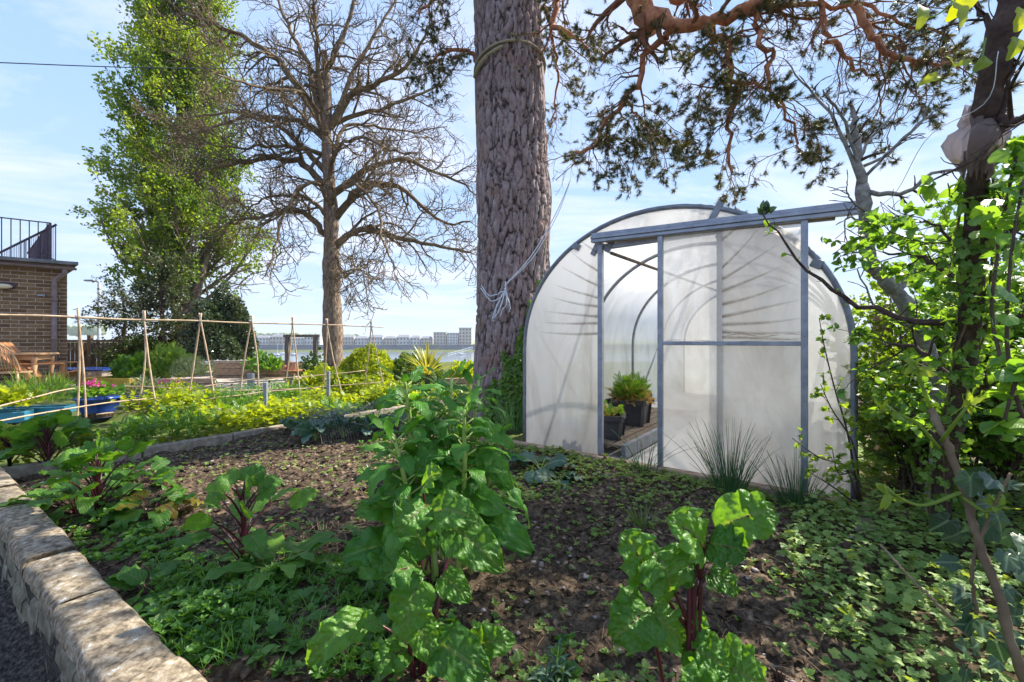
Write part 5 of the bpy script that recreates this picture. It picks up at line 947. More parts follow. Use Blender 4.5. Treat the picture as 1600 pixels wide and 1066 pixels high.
for k_, (dx, lb, s) in enumerate(((.03, 'larger terracotta pot upside down on the stand dish', 1.), (-.12, 'small terracotta pot beside the larger pot on the stand', .62))):
    t = thing('terracotta_pot', lb, 'plant pot', c + [dx, -.02, zt_ + .042]); g = G(); tubes(g, [[0, 0, 0], [0, 0, .03 * s], [0, 0, .031 * s], [0, 0, .14 * s], [0, 0, .141 * s]], [.085 * s, .085 * s, .075 * s, .055 * s, .02], 20); g.build('pot', MT['terracotta'], t, smooth=False, local=True)
g = G(); c = gr(392, 606, 8.2); box(g, (c[0], c[1], .24), (.10, .10, .46)); tag(g.build('edging_post', MT['greypost'], bevel=.01), 'short dark blue-grey post standing in the herbs beside the raised planter', 'post')
for k_, (px_, py_, top_, d_, lb) in enumerate(((415, 662, 598, 5.6, 'grey metal post at the bed edging nearer the blue pots'), (513, 645, 580, 6.4, 'grey metal post at the bed edging beside the netted greens'))):
    a = gr(px_, py_, d_, -.02); b = P(px_, top_, d_); g = G(); beam(g, a, b, .045, .045, up=(0, 1, 0)); t = tag(g.build('metal_post', MT['greypost'], bevel=.004), lb, 'post')
g = G(); a = gr(222, 690, 4.85); lathe(g, a, a + [.02, 0, .19], [(0, .022), (.9, .022), (1, .018)], 8); tag(g.build('wooden_stake', MT['cane']), 'short cut wooden stake standing against the bed edging', 'stake')
g = G(); rocks(g, np.array([gr(336, 640, 6.0, .12)]), np.array([.07]), RNG(4), .9); tag(g.build('stone', MT['pebble'], smooth=True), 'rounded pale stone in the herbs by the cane frame', 'stone')

# ================================================================== CANE FRAME
cf = thing('cane_frame', 'bean frame of bamboo canes tied in A pairs under one long ridge cane', 'plant support', gr(300, 640, 6.6))
RA, RBp = P(0, 492, 4.9), P(600, 511, 8.6); nrm_ = nrm(np.array([1., -.25, 0])); rr = RNG(6)
def ridge(px):
    k_ = (px - 800) / F; d = RBp - RA; s = (k_ * RA[1] - RA[0]) / (d[0] - k_ * d[1]); return RA + d * s
def cane(a, b, r0=.011, bend=.0): g = G(); n = 14; p = smoothpath([a, (np.array(a) + b) / 2 + rr.normal(size=3) * bend, b], n); rd = np.full(n, r0) * (1 + .18 * (np.arange(n) % 3 == 0)); tubes(g, p, rd, 7); g.build('cane', MT['cane'], cf, smooth=True)
g = G(); n = 40; p = smoothpath([RA + (RA - RBp) * .2, RA, ridge(225) - [0, 0, .005], ridge(393), RBp], n); p[:, 2] += .006 * np.sin(np.arange(n) * .6); tubes(g, p, np.linspace(.015, .010, n) * (1 + .15 * (np.arange(n) % 4 == 0)), 8); g.build('ridge_cane', MT['cane'], cf, smooth=True)
for (px_, f0, f1) in ((122, .14, .06), (225, .12, .22), (313, .16, .30), (393, .25, .16), (457, .2, .25), (511, .15, .42), (580, .16, .33)):
    t = ridge(px_); ov = .10
    for sg, w in ((-1, f0), (1, f1)):
        foot = t + nrm_ * sg * w + rr.normal(size=3) * .03; foot[2] = -.02; tp2 = t + (t - foot) * ov / t[2] - nrm_ * 0 + np.array([0, 0, .02]); cane(foot, tp2, bend=.025)
    g = G(); a_ = np.linspace(0, 6 * math.pi, 30); tubes(g, np.stack([t[0] + .022 * np.cos(a_), t[1] + .022 * np.sin(a_), t[2] - .02 + .04 * np.arange(30) / 30], -1), np.full(30, .003), 4); g.build('tie', MT['twine'], cf)
for l_ in (((-20, 640, 4.7), (130, 606, 6.0), (300, 606, 6.6)), ((-20, 662, 4.4), (150, 632, 5.4), (330, 613, 6.6), (386, 594, 7.0)), ((300, 608, 6.4), (386, 594, 6.9), (484, 588, 7.4), (570, 579, 8.0)), ((300, 611, 6.2), (450, 608, 6.8), (600, 597, 7.4)), ((323, 624, 6.0), (430, 611, 6.6), (500, 606, 7.0)), ((150, 648, 5.6), (240, 640, 6.0), (330, 645, 6.0))):
    g = G(); p = smoothpath([P(*q) for q in l_], 20); p[:, 2] += .004 * np.sin(np.arange(20)); tubes(g, p, np.linspace(.010, .007, 20), 7); g.build('low_cane', MT['cane'], cf, smooth=True)

# ================================================================== FAR SHORE
rr = RNG(19)
g = G(); g.add([[-2500, 447, -9.7], [2500, 447, -9.7], [2500, 449, -2.9], [-2500, 449, -2.9]], np.array([[0, 1, 2, 3]])); tag(g.build('quay_wall', MT['quay']), 'dark quay wall running along the far side of the water', 'wall')
def house(px0, px1, top, d=460., warm=False, nf=3, flat=False, label='', grp='buildings along the far waterfront'):
    a = (px0 - 800) / F * d; b = (px1 - 800) / F * d; z0 = -2.9; z1 = CZ - (top - 533) / F * d; w = b - a
    t = thing('waterfront_building', label, 'building', ((a + b) / 2, d, z0), group=grp); g = G(); dep = 10; ez = z1 if flat else z0 + (z1 - z0) * .74
    box(g, ((a + b) / 2, d + dep / 2, (z0 + ez) / 2), (w * .97, dep, ez - z0)); g.build('wall', MT['townwarm' if warm else 'townwall'], t)
    g = G()
    if flat: box(g, ((a + b) / 2, d + dep / 2, ez + .3), (w * .99, dep + .6, .6))
    else:
        x0, x1, y0, y1, ym = a + w * .01, b - w * .01, d - .5, d + dep + .5, d + dep / 2
        g.add([[x0, y0, ez], [x1, y0, ez], [x1, y1, ez], [x0, y1, ez], [x0 + w * .12, ym, z1], [x1 - w * .12, ym, z1]], [np.array([[0, 1, 5, 4], [2, 3, 4, 5]]), np.array([[1, 2, 5], [3, 0, 4]])])
    g.build('roof', MT['townroof'], t); nc = max(2, int(w / 3.0))
    for f_ in range(nf):
        for c_ in range(nc):
            g = G(); box(g, (a + w * (c_ + .5) / nc, d - .12, z0 + (ez - z0) * (f_ + .55) / nf), (w / nc * .45, .2, (ez - z0) / nf * .5)); g.build('window', MT['townglass'], t)
specs = [(395, 420, 524), (421, 446, 522), (447, 474, 525), (475, 500, 522), (534, 553, 523), (554, 574, 525), (575, 598, 523), (599, 618, 525), (619, 640, 523), (641, 656, 524), (657, 674, 525)]
names = ['pale terrace at the left end of the far waterfront', 'grey-roofed terrace left of the wooden arch', 'waterfront terrace seen through the wooden arch', 'waterfront terrace left of the bare tree trunk', 'waterfront terrace just right of the bare tree trunk', 'low terrace second to the right of the bare trunk', 'pale terrace above the round yellow-green shrub', 'low terrace right of the round yellow-green shrub', 'terrace between the two clipped shrubs on the far waterfront', 'narrow terrace above the dark dome shrub', 'low terrace behind the cordyline tips']
for k_, (s, nm) in enumerate(zip(specs, names)): house(*s, nf=2, warm=k_ % 3 == 1, label=nm)
house(677, 697, 520, nf=4, flat=True, warm=True, label='four storey apartment block right of the cordyline'); house(698, 716, 521, nf=4, flat=True, label='pale flat-topped block second from the pine trunk'); house(717, 737, 513, nf=5, flat=True, warm=True, label='tallest apartment block on the far shore beside the pine trunk')
house(346 - 230, 130, 526, nf=2, label='distant terrace seen above the fence left of the lamp') if False else None
house(1345, 1366, 522, nf=2, label='far building glimpsed right of the tunnel')
for k_, (x0, x1, py_, d_) in enumerate(((110, 158, 512, 640), (390, 470, 523, 900), (470, 560, 524, 950))):
    x = rr.uniform((x0 - 800) / F * d_, (x1 - 800) / F * d_, 260); g = G(); hh_ = CZ - (py_ - 533) / F * d_; zz_ = rr.uniform(hh_ - 9, hh_ + 1, 260) - 1.2 * fbm(x / 20, x * 0, 5, 2)
    rocks(g, np.stack([x, np.full(260, d_) + rr.uniform(-8, 8, 260), zz_], -1), rr.uniform(3, 6.5, 260), rr, .8); tag(g.build('far_woods', MT['hill'], smooth=True), ['hazy wood on the far hill behind the lamp', 'low far woods above the waterfront terraces left of the bare tree', 'low far woods above the waterfront terraces right of the bare tree'][k_], 'woods', kind='stuff')
def boat(px, d, L, mast, label, rz=0.):
    p = P(px, 533, d); t = thing('sailing_boat', label, 'boat', (p[0], p[1], -9.6), rz, 'moored boats'); g = G(); n = 9; V = []
    for i in range(n):
        s = i / (n - 1); w = .17 * L * math.sin(math.pi * min(.93, .25 + s * .75)) ** .7; V += [[L * (s - .5), -w, .9 + .3 * s], [L * (s - .5), 0, -.3], [L * (s - .5), w, .9 + .3 * s]]
    g.add(V, np.array([[i * 3 + j, (i + 1) * 3 + j, (i + 1) * 3 + (j + 1) % 3, i * 3 + (j + 1) % 3] for i in range(n - 1) for j in range(3)])); g.build('hull', MT['whiteboat'], t, local=True); g = G(); box(g, (0, 0, 1.3), (L * .4, L * .18, .6)); g.build('cabin', MT['whiteboat'], t, local=True, bevel=.1)
    g = G(); tubes(g, [[.1 * L, 0, .9], [.1 * L, 0, mast]], [.09, .06], 6); tubes(g, [[.1 * L, 0, 2.], [-.35 * L, 0, 2.]], [.08, .08], 6); g.build('mast', MT['whiteboat'], t, local=True)
boat(432, 300, 8, 9.5, 'white sailing boat left of the wooden arch on the water'); boat(441, 330, 7, 10, 'sailing boat close against the left post of the arch', .3); boat(458, 310, 7, 9, 'sailing boat seen through the wooden arch', -.2); boat(378, 280, 7, 8, 'small white boat beside the holly on the water', .1)
g = G()
boat(722, 320, 6, 7, 'white boat near the pine trunk on the water', .4)
pr_ = thing('jetty_ramp', 'long white sloping jetty ramp left of the pine trunk', 'jetty', P(715, 552, 240)); a, b = P(700, 556, 240), P(738, 545, 250)
for k_, dz in enumerate((0, 1.1)): g = G(); beam(g, a + [0, 0, dz], b + [0, 0, dz], .3, .25); g.build('handrail' if k_ else 'deck', MT['whiteboat'], pr_)
for s in np.linspace(0, 1, 8): g = G(); q = a + (b - a) * s; beam(g, q, q + [0, 0, 1.1], .2, .2, up=(0, 1, 0)); g.build('post', MT['whiteboat'], pr_)
# ================================================================== CROPS IN THE RAISED BED
def beet(name, label, c, n, h, L, W, seed, spread=.5, mat='chard', stem='stemred', r0=.006, yel=0, cat='vegetable plant', group=None, trunk=0.):
    t = thing(name, label, cat, c, group=group); rr = RNG(seed); c = np.array(c, float); gs, gl, gy = G(), G(), G()
    if trunk: tubes(gs, smoothpath([c - [0, 0, .03], c + [.01, 0, trunk * .5], c + [.0, .01, trunk]], 8), np.linspace(r0 * 1.6, r0 * .9, 8), 8)
    for i in range(n):
        a = i * 2.4 + rr.normal() * .25; f = i / max(1, n - 1); el = rr.uniform(.95, 1.3) + .35 * (f - .5) if trunk else rr.uniform(.5, 1.35); hz_ = np.array([math.cos(a), math.sin(a), 0]); b0 = c + [0, 0, trunk * f]; pl = h * rr.uniform(.45, .8) * (1 - .55 * f * (trunk > 0))
        p1 = b0 + hz_ * pl * math.cos(el) * (1 + spread) + [0, 0, pl * math.sin(el)]; pm = b0 + (p1 - b0) * .5 + [0, 0, pl * .10]; tubes(gs, smoothpath([b0, pm, p1], 8), np.linspace(r0 * .65, r0 * .4, 8), 6)
        l = L * rr.uniform(.75, 1.3) * (1 - .35 * f * (trunk > 0)); dn = rr.uniform(-.75, .35) if not trunk else rr.uniform(-.8, .5) * (1 - f) + .6 * f; tip = p1 + nrm(hz_ + [0, 0, dn]) * l
        blade(gy if i < yel else gl, p1 - (p1 - pm) * .12, tip, W * rr.uniform(.85, 1.25), up=nrm(np.array([0, 0, .8]) + .8 * hz_ + rr.normal(size=3) * .25), arch=rr.uniform(.15, .4), ripple=rr.uniform(.07, .15), fold=rr.uniform(-.15, .25), seed=seed * 100 + i, fr=rr.uniform(4, 8))
    gs.build('stalks', MT[stem], t, smooth=True)
    if gl.n: gl.build('leaves', MT[mat], t, smooth=True)
    if gy.n: gy.build('yellow_leaves', MT['chardyel'], t, smooth=True)
    return t
def sg(px, py): 
    p = GP(px, py, .03); p[2] = soilz(np.array([p[0]]), np.array([p[1]]))[0] - .01; return p
beet('beetroot_plant', 'tall bushy beet with red stalks in the bed corner by the coping', sg(74, 730), 26, .44, .20, .14, 1, .25, trunk=.30, r0=.010)
beet('beetroot_plant', 'small leafy beet at the far left edge of the bed', sg(14, 724), 18, .36, .20, .14, 2, .3, trunk=.20, r0=.009)
beet('beetroot_plant', 'upright beet with dark purple stalks second from the coping corner', sg(152, 812), 28, .42, .15, .11, 3, .25, trunk=.32, r0=.008)
beet('beetroot_plant', 'low dark-leaved beet sprawling over the coping edge', sg(120, 800), 18, .24, .15, .10, 4, .8)
beet('beetroot_plant', 'short beet with yellowing red-veined leaves in the cress', sg(236, 812), 18, .20, .14, .10, 5, .5, yel=4, r0=.006)
beet('beetroot_plant', 'little beet seedling behind the yellowing one', sg(222, 765), 14, .18, .12, .09, 6, .5)
t = beet('beetroot_plant', 'single-stemmed bolting beet with dark red stalk in the open soil', sg(378, 888), 22, .34, .13, .085, 7, .5, trunk=.34, r0=.0075)
beet('spinach_plant', 'small bright green spinach clump right of the bolting beet', sg(440, 900), 16, .15, .15, .075, 8, .6, mat='apple', stem='stemgreen', r0=.005)
beet('beetroot_plant', 'low flat beet leaves near the coping in the foreground', sg(232, 930), 7, .08, .16, .09, 9, .9)
beet('kale_plant', 'small blue-green kale rosette near the end of the tunnel edging', sg(845, 735), 11, .14, .19, .11, 10, .9, mat='kale', stem='stemgreen')
beet('kale_plant', 'flat grey-green kale plant in front of the small rosette', sg(870, 748), 6, .05, .18, .12, 18, 1.2, mat='kale', stem='stemgreen')
for k_, (px_, py_, lb) in enumerate(((492, 690, 'leftmost of the dark kale plants under the black netting'), (535, 684, 'dark kale plant in the middle of the black netting'), (575, 680, 'dark kale plant at the right end of the netting'), (520, 668, 'dark kale plant behind the netted row'), (610, 672, 'dark kale plant between the netting and the tall spinach'), (470, 676, 'outlying low kale plant left of the netted row'))):
    beet('kale_plant', lb, sg(px_, py_), 11, .20, .24, .12, 30 + k_, .5, mat='kale', stem='stemgreen', trunk=.08, group='kale row')
# loose netting over the kale
g = G(); nu, nv = 36, 14; a, b = sg(478, 688), sg(600, 668); off = nrm(np.array([-(b - a)[1], (b - a)[0], 0])); rr = RNG(3)
U, Vv = np.meshgrid(np.linspace(0, 1, nu), np.linspace(-1, 1, nv), indexing='ij'); Q = a + (b - a) * U[..., None] + off * Vv[..., None] * .42 + np.stack([0 * U, 0 * U, .30 * (1 - Vv ** 2) ** .6 + .06 * fbm(U * 7, Vv * 3, 9, 3) + .01], -1)
tubes(g, Q, np.full(Q.shape[:2], .0016), 3, cap=False); tubes(g, Q.transpose(1, 0, 2), np.full((nv, nu), .0016), 3, cap=False); tag(g.build('garden_netting', MT['net_dark']), 'loose grey garden netting draped over the kale row', 'netting')

# tall spinach going to seed
sp_c = GP(690, 905, .02); ts = thing('tall_spinach', 'tallest plant in the bed, thick-stemmed bolting spinach with drooping glossy leaves', 'vegetable plant', sp_c); rr = RNG(55); gs, gl = G(), G(); D = sp_c[1]
stems = [((655, 890, D), (645, 700, D - .05), (632, 596, D - .1)), ((680, 900, D - .1), (672, 720, D), (668, 620, D)), ((700, 900, D), (700, 720, D + .05), (706, 590, D + .1)), ((725, 895, D + .1), (735, 720, D + .15), (748, 594, D + .2)), ((715, 900, D - .1), (725, 760, D - .12), (725, 640, D - .15)), ((690, 900, D + .2), (690, 700, D + .3), (680, 588, D + .35)), ((668, 895, D - .12), (640, 780, D - .2), (615, 680, D - .22)), ((735, 895, D), (760, 780, D + .0), (765, 680, D + .05))]
for k_, s in enumerate(stems):
    p = smoothpath([P(*q) for q in s], 20); tubes(gs, p, np.linspace(.015, .007, 20), 8); nl = 26
    for i in range(nl):
        f = .22 + .78 * (i / (nl - 1)) ** .8; b0 = p[int(f * 19)]; a = i * 2.4 + k_; hz_ = np.array([math.cos(a), math.sin(a), 0]); top_ = f > .93
        l = (.10 + .13 * (1 - f)) * rr.uniform(.8, 1.2) if not top_ else rr.uniform(.06, .12); dn = rr.uniform(-1.0, .1) if not top_ else rr.uniform(.0, 1.2)
        pl = .045 + .05 * (1 - f); p1 = b0 + nrm(hz_ + [0, 0, .7]) * pl; tubes(gs, np.stack([b0, p1]), [.005, .0035], 5); tip = p1 + nrm(hz_ + [0, 0, dn]) * l
        blade(gl, p1, tip, l * rr.uniform(.36, .52), up=nrm(np.array([0, 0, 1.]) + .9 * hz_ + rr.normal(size=3) * .2), arch=rr.uniform(.15, .4), ripple=rr.uniform(.06, .14), fold=rr.uniform(-.1, .3), seed=k_ * 50 + i, curl=.5)
def LF(gl, gs, b, t, W, s=None, up=(0, -.9, .75), arch=.18, seed=0, rp=.14, fold=.1, r=.005, fr=6., nu=26, nv=17):
    """leaf between two picked places; s = where its stalk starts"""
    b, t = P(*b), P(*t)
    if s is not None: s = P(*s); tubes(gs, smoothpath([s, s * .5 + b * .5 + [0, 0, .01], b], 8), np.linspace(r, r * .7, 8), 6)
    tubes(gs, smoothpath([b - nrm(t - b) * .004, (b + t) / 2 + nrm(np.array(up, float)) * arch * np.linalg.norm(t - b) * .69, t - (t - b) * .12], 8) - nrm(np.array(up, float)) * .002, np.linspace(r * .6, r * .15, 8), 5)
    blade(gl, b, t, W * 1.0, up=nrm(np.array(up, float)), arch=arch, ripple=rp, fold=fold, seed=seed, nu=nu, nv=nv, fr=fr)
for i, a in enumerate((((640, 850, 1.85), (535, 872, 1.7), .17, (660, 860, 1.95)), ((650, 800, 1.9), (556, 800, 1.75), .14, (668, 820, 2.)), ((735, 800, 1.9), (832, 862, 1.75), .16, (700, 830, 2.)), ((640, 740, 1.9), (592, 800, 1.8), .13, (660, 760, 2.)), ((745, 700, 1.95), (800, 765, 1.85), .12, (730, 710, 2.)), ((735, 665, 2.), (802, 700, 1.9), .10, (735, 690, 2.)), ((720, 780, 1.85), (790, 800, 1.7), .13, (705, 800, 1.95)), ((650, 620, 2.), (588, 640, 1.9), .09, (650, 640, 2.)), ((660, 820, 1.8), (600, 850, 1.6), .14, (670, 850, 1.95)), ((640, 870, 1.8), (560, 900, 1.65), .13, (670, 880, 1.95)), ((700, 760, 1.8), (650, 800, 1.65), .12, (700, 780, 1.9)), ((690, 700, 1.8), (650, 740, 1.7), .12, (700, 720, 1.9)))):
    LF(gl, gs, a[0], a[1], a[2], a[3], seed=300 + i, arch=.3, fold=.05)
gs.build('stalks', MT['stemgreen'], ts, smooth=True); gl.build('leaves', MT['spinach'], ts, smooth=True)

# front chard
D = 1.35; fc = thing('chard_plant', 'front chard with deep red stalks right before the tall spinach', 'vegetable plant', P(660, 1085, D)); gs, gl = G(), G()
tubes(gs, smoothpath([P(655, 1090, D), P(660, 1000, D), P(656, 900, D), P(668, 800, D + .05)], 20), np.linspace(.011, .005, 20), 8); tubes(gs, smoothpath([P(660, 1080, D), P(680, 960, D), P(705, 850, D + .1)], 16), np.linspace(.011, .005, 16), 8); tubes(gs, smoothpath([P(650, 1085, D), P(640, 1000, D - .03), P(648, 930, D)], 12), np.linspace(.009, .005, 12), 8)
for i, a in enumerate((((668, 790, D), (622, 838, D - .1), .14, None, .3), ((660, 760, D + .05), (690, 738, D - .05), .11, (665, 800, D + .05), .2), ((700, 822, D), (785, 892, D - .1), .17, (695, 860, D), .35), ((672, 800, D), (745, 812, D - .12), .15, (668, 830, D), .3), ((655, 885, D), (598, 905, D - .12), .15, (658, 910, D), .35), ((655, 905, D - .02), (628, 1004, D - .1), .17, (656, 900, D), .15), ((672, 868, D), (620, 780, D + .05), .13, (665, 890, D), .2), ((690, 900, D), (735, 940, D - .08), .11, (680, 930, D), .3),
    ((680, 1000, D - .05), (765, 1055, D - .15), .17, (660, 1030, D), .3), ((640, 1010, D), (585, 1046, D - .1), .12, (655, 1030, D), .3), ((690, 1040, D), (700, 980, D + .05), .10, (665, 1060, D), .2), ((735, 1010, D), (805, 1000, D - .05), .12, (680, 1050, D), .35), ((575, 966, D - .02), (478, 1036, D - .08), .13, (650, 1020, D), .5), ((560, 960, D), (600, 985, D - .1), .06, (640, 1010, D), .2), ((650, 960, D), (680, 1040, D - .1), .12, (655, 950, D), .2))):
    LF(gl, gs, a[0], a[1], a[2] * .82, a[3], seed=400 + i, arch=a[4], r=.0055, nu=36, nv=23, fr=7)
gs.build('stalks', MT['stemred'], fc, smooth=True); gl.build('leaves', MT['chard'], fc, smooth=True)
# bottom right chard, close to the lens
D = 1.02; fc = thing('chard_plant', 'large chard with bright blistered leaves and crimson stalks nearest the camera before the ivy bank', 'vegetable plant', P(1085, 1245, D)); gs, gl = G(), G()
tubes(gs, smoothpath([P(1085, 1250, D), P(1083, 1080, D), P(1082, 960, D), P(1086, 900, D)], 20), np.linspace(.012, .007, 20), 10); tubes(gs, smoothpath([P(1080, 1200, D), P(1076, 1000, D - .01), P(1078, 900, D)], 14), np.linspace(.007, .005, 14), 8); tubes(gs, smoothpath([P(1090, 1240, D), P(1092, 1000, D), P(1096, 905, D)], 14), np.linspace(.008, .005, 14), 8)
for i, a in enumerate((((1118, 826, D), (1212, 800, D - .06), .125, (1092, 905, D), .45), ((1100, 858, D), (1044, 812, D - .05), .13, (1086, 905, D), .25), ((1108, 850, D - .02), (1165, 868, D - .08), .11, (1090, 900, D), .35), ((1086, 890, D), (1040, 880, D + .02), .10, (1084, 920, D), .2), ((1022, 866, D - .04), (1048, 936, D - .02), .15, (1080, 985, D), .4), ((1010, 900, D - .02), (972, 832, D - .04), .12, (1075, 985, D), .25), ((1012, 950, D - .03), (955, 1000, D - .08), .14, (1040, 1090, D), .5), ((1015, 960, D - .02), (1070, 1010, D + .02), .11, (1040, 1090, D), .3), ((1106, 895, D), (1152, 930, D - .03), .065, (1090, 930, D), .4), ((1070, 1010, D), (1140, 1050, D - .06), .12, (1082, 1060, D), .35), ((1110, 1035, D), (1195, 1075, D - .05), .15, (1088, 1110, D), .4), ((1090, 1000, D), (1092, 950, D), .05, (1086, 1020, D), .1), ((1108, 1060, D), (1060, 1090, D - .1), .12, (1088, 1120, D), .3))):
    LF(gl, gs, a[0], a[1], a[2] * .92, a[3], seed=500 + i, arch=a[4], r=.0055, nu=44, nv=27, fr=7, rp=.13)
gs.build('stalks', MT['stemred'], fc, smooth=True); gl.build('leaves', MT['chard'], fc, smooth=True)
# leafy weed at the bottom
rr = RNG(66); wd = thing('leafy_weed', 'narrow-leaved green weed at the bottom between the two chards', 'weed', GP(862, 1085, .02)); gs, gl = G(), G()
for s in range(4):
    b = GP(862 + s * 10 - 15, 1085, .0); t_ = b + np.array([rr.normal() * .03, rr.normal() * .03, rr.uniform(.07, .13)]); tubes(gs, np.stack([b, t_]), [.003, .002], 5)
    for i in range(13): f = i / 13; a = i * 2.4; h_ = np.array([math.cos(a), math.sin(a), .5]); blade(gl, b + (t_ - b) * f, b + (t_ - b) * f + h_ * .045, .012, arch=.2, seed=i + s * 20, nu=6, nv=3)
gs.build('stalks', MT['stemgreen'], wd); gl.build('leaves', MT['kale'], wd, smooth=True)
# chives and grass tufts
def tuft(name, label, c, n, h, w, spread, mat, seed, cat='chives', droop=.25):
    t = thing(name, label, cat, c); rr = RNG(seed); c = np.array(c, float); a = rr.uniform(0, 6.3, n); o = rr.random(n) ** .5 * w; b = c + np.stack([np.cos(a) * o, np.sin(a) * o, 0 * a], -1); sp_ = rr.normal(size=n) * spread * .35 + spread * .45; L = h * rr.uniform(.5, 1.1, n)
    d = nrm(np.stack([np.cos(a) * sp_, np.sin(a) * sp_, np.ones(n)], -1)); u = np.linspace(0, 1, 8)[None, :, None]; Pp = b[:, None] + d[:, None] * L[:, None, None] * u + np.stack([np.cos(a), np.sin(a), -np.ones(n) * .5], -1)[:, None] * (u ** 2.2) * L[:, None, None] * (droop * rr.random(n))[:, None, None]
    g = G(); tubes(g, Pp, np.broadcast_to(np.linspace(.0028, .0008, 8), (n, 8)), 4, cap=False, tint=rr.random(n)); g.build('blades', MT[mat], t, smooth=True); return t
c0 = sg(1140, 772); tuft('chives', 'biggest dark green clump of chives in front of the sliding door', c0, 120, .50, .09, .55, 'chive', 1)
tuft('chives', 'clump of chives below the right end of the sliding door', sg(1243, 785), 90, .38, .09, .6, 'chive', 2)
tuft('grass_tuft', 'sparse long-bladed grass tuft below the doorway', sg(1008, 738), 26, .42, .10, .9, 'chive', 3, 'grass tuft', .5)
tuft('grass_tuft', 'short bright grass tuft in the soil behind the nearest chard', sg(1005, 828), 40, .13, .04, 1., 'seedling', 4, 'grass tuft')
tuft('grass_tuft', 'grass clump between the ivy-clad pine foot and the tunnel corner', np.array([.05, 5.2, 0]), 160, .5, .2, .7, 'chive', 5, 'grass tuft')
tuft('grass_tuft', 'small pale grass tuft beside the bank with the pine cones', sg(1290, 860), 14, .14, .03, 1., 'seedling', 6, 'grass tuft')
# dried roots, cones
rr = RNG(9); g = G(); c = sg(505, 850); st_ = np.stack([np.stack([c + [rr.normal() * .02, rr.normal() * .02, .02], c + [rr.normal() * .10, rr.normal() * .10, .07], c + [rr.normal() * .18, rr.normal() * .16, .02]]) for _ in range(26)]); Pp = np.stack([smoothpath(s, 10) for s in st_]); tubes(g, Pp, np.full((26, 10), .0022), 4); tag(g.build('dry_roots', MT['chip'], smooth=True), 'tangle of dry pale stalks lying left of the tall spinach', 'dry stalks')
def pinecone(label, c, s, seed):
    t = thing('pine_cone', label, 'pine cone', c, group='fallen pine cones'); g = G(); n = 60; i = np.arange(n); a = i * 2.4; f = i / n; r_ = s * .42 * np.sin(math.pi * (f * .85 + .12)); ax = nrm(np.array([math.cos(seed), math.sin(seed), .15])); q1 = nrm(np.cross(ax, [0, 0, 1.])); q2 = np.cross(ax, q1); o = q1 * np.cos(a)[:, None] + q2 * np.sin(a)[:, None]
    pos = np.array(c) + [0, 0, s * .35] + ax * (f[:, None] - .5) * s + o * r_[:, None] * .3; inst(g, T_fold, pos, nrm(o + ax * .5), ax, r_ * 1.1 + .004, RNG(seed).random(n)); g.build('scales', MT['cone'], t)
for k_, (px_, py_, lb) in enumerate(((1322, 862, 'pine cone under the currant twigs at the bed edge'), (1236, 902, 'pine cone right of the nearest chard leaves'), (1345, 838, 'pine cone almost touching the edging bricks'), (1130, 862, 'small pine cone hidden behind the nearest chard'), (1216, 1050, 'pine cone at the bottom right of the nearest chard'), (885, 912, 'pine cone in the soil right of the front chard'))): pinecone(lb, sg(px_, py_), .045 if k_ != 3 else .032, k_ + 1)

# ================================================================== RIGHT SIDE: FRUIT TREES, SHRUBS, CLIMBERS
def leafy(parent, paths, n, size, mat, T, seed, t0=.2, name='leaves', spread=.7, keep=None):
    rr = RNG(seed); p, d = along(paths, n, rr, t0, 1.); g = G(); inst(g, T, p, nrm(d * .4 + rr.normal(size=p.shape) * spread + [0, 0, .1]), nrm(rr.normal(size=p.shape) * .6 + [0, 0, 1]), size * rr.uniform(.5, 1.25, len(p)), rr.random(len(p))); return g.build(name, mat, parent, smooth=True)
r = RNG(91)
ft = thing('fruit_tree', 'dark leaning fruit tree trunk close to the camera wrapped in torn netting', 'tree', P(1468, 800, 2.2))
tr = smoothpath([P(1466, 830, 2.25), P(1476, 730, 2.1), P(1500, 620, 1.9), P(1514, 520, 1.75), P(1521, 420, 1.6), P(1526, 320, 1.5), P(1533, 230, 1.42), P(1545, 150, 1.35), P(1562, 70, 1.3), P(1588, 0, 1.27), P(1610, -90, 1.25)], 60); tr[1:] += r.normal(size=(59, 3)) * .0018
rd = np.interp(np.linspace(0, 1, 60), [0, .3, .6, .8, 1], [.044, .036, .031, .038, .042]) * (1 + .07 * np.sin(np.arange(60) * 1.3)); g = G(); tubes(g, tr, rd, 18); g.build('trunk', MT['bark_dark'], ft, smooth=True)
LB2 = []
for l_, a, b in (([(1516, 500, 1.75), (1440, 508, 1.85), (1390, 490, 1.95), (1330, 472, 2.05), (1290, 448, 2.1), (1250, 410, 2.15), (1215, 365, 2.2), (1192, 332, 2.2)], .016, .003), ([(1518, 470, 1.7), (1470, 420, 1.8), (1425, 400, 1.9), (1380, 395, 2.)], .013, .004), ([(1522, 400, 1.6), (1490, 380, 1.65), (1460, 350, 1.7), (1425, 345, 1.8)], .008, .003), ([(1521, 400, 1.6), (1560, 380, 1.55), (1620, 330, 1.5)], .016, .006), ([(1512, 530, 1.8), (1570, 500, 1.7), (1650, 470, 1.6)], .016, .006), ([(1545, 190, 1.38), (1590, 190, 1.3), (1640, 170, 1.25)], .02, .008), ([(1560, 80, 1.3), (1530, 20, 1.35), (1500, -30, 1.4)], .010, .004), ([(1505, 600, 1.9), (1460, 570, 2.0), (1420, 540, 2.1), (1380, 540, 2.3)], .018, .005), ([(1500, 620, 1.9), (1560, 600, 1.8), (1630, 610, 1.7)], .014, .005), ([(1480, 700, 2.), (1440, 660, 2.1), (1400, 640, 2.2)], .012, .004)):
    LB2.append((pts(l_), a, b))
Pt, Rd = limb_arrays(LB2, 16); Pt = jit(Pt, r, .006)
for k_ in range(len(Pt)): g = G(); tubes(g, Pt[k_], Rd[k_], 8); g.build('branch', MT['bark_dark'], ft, smooth=True)
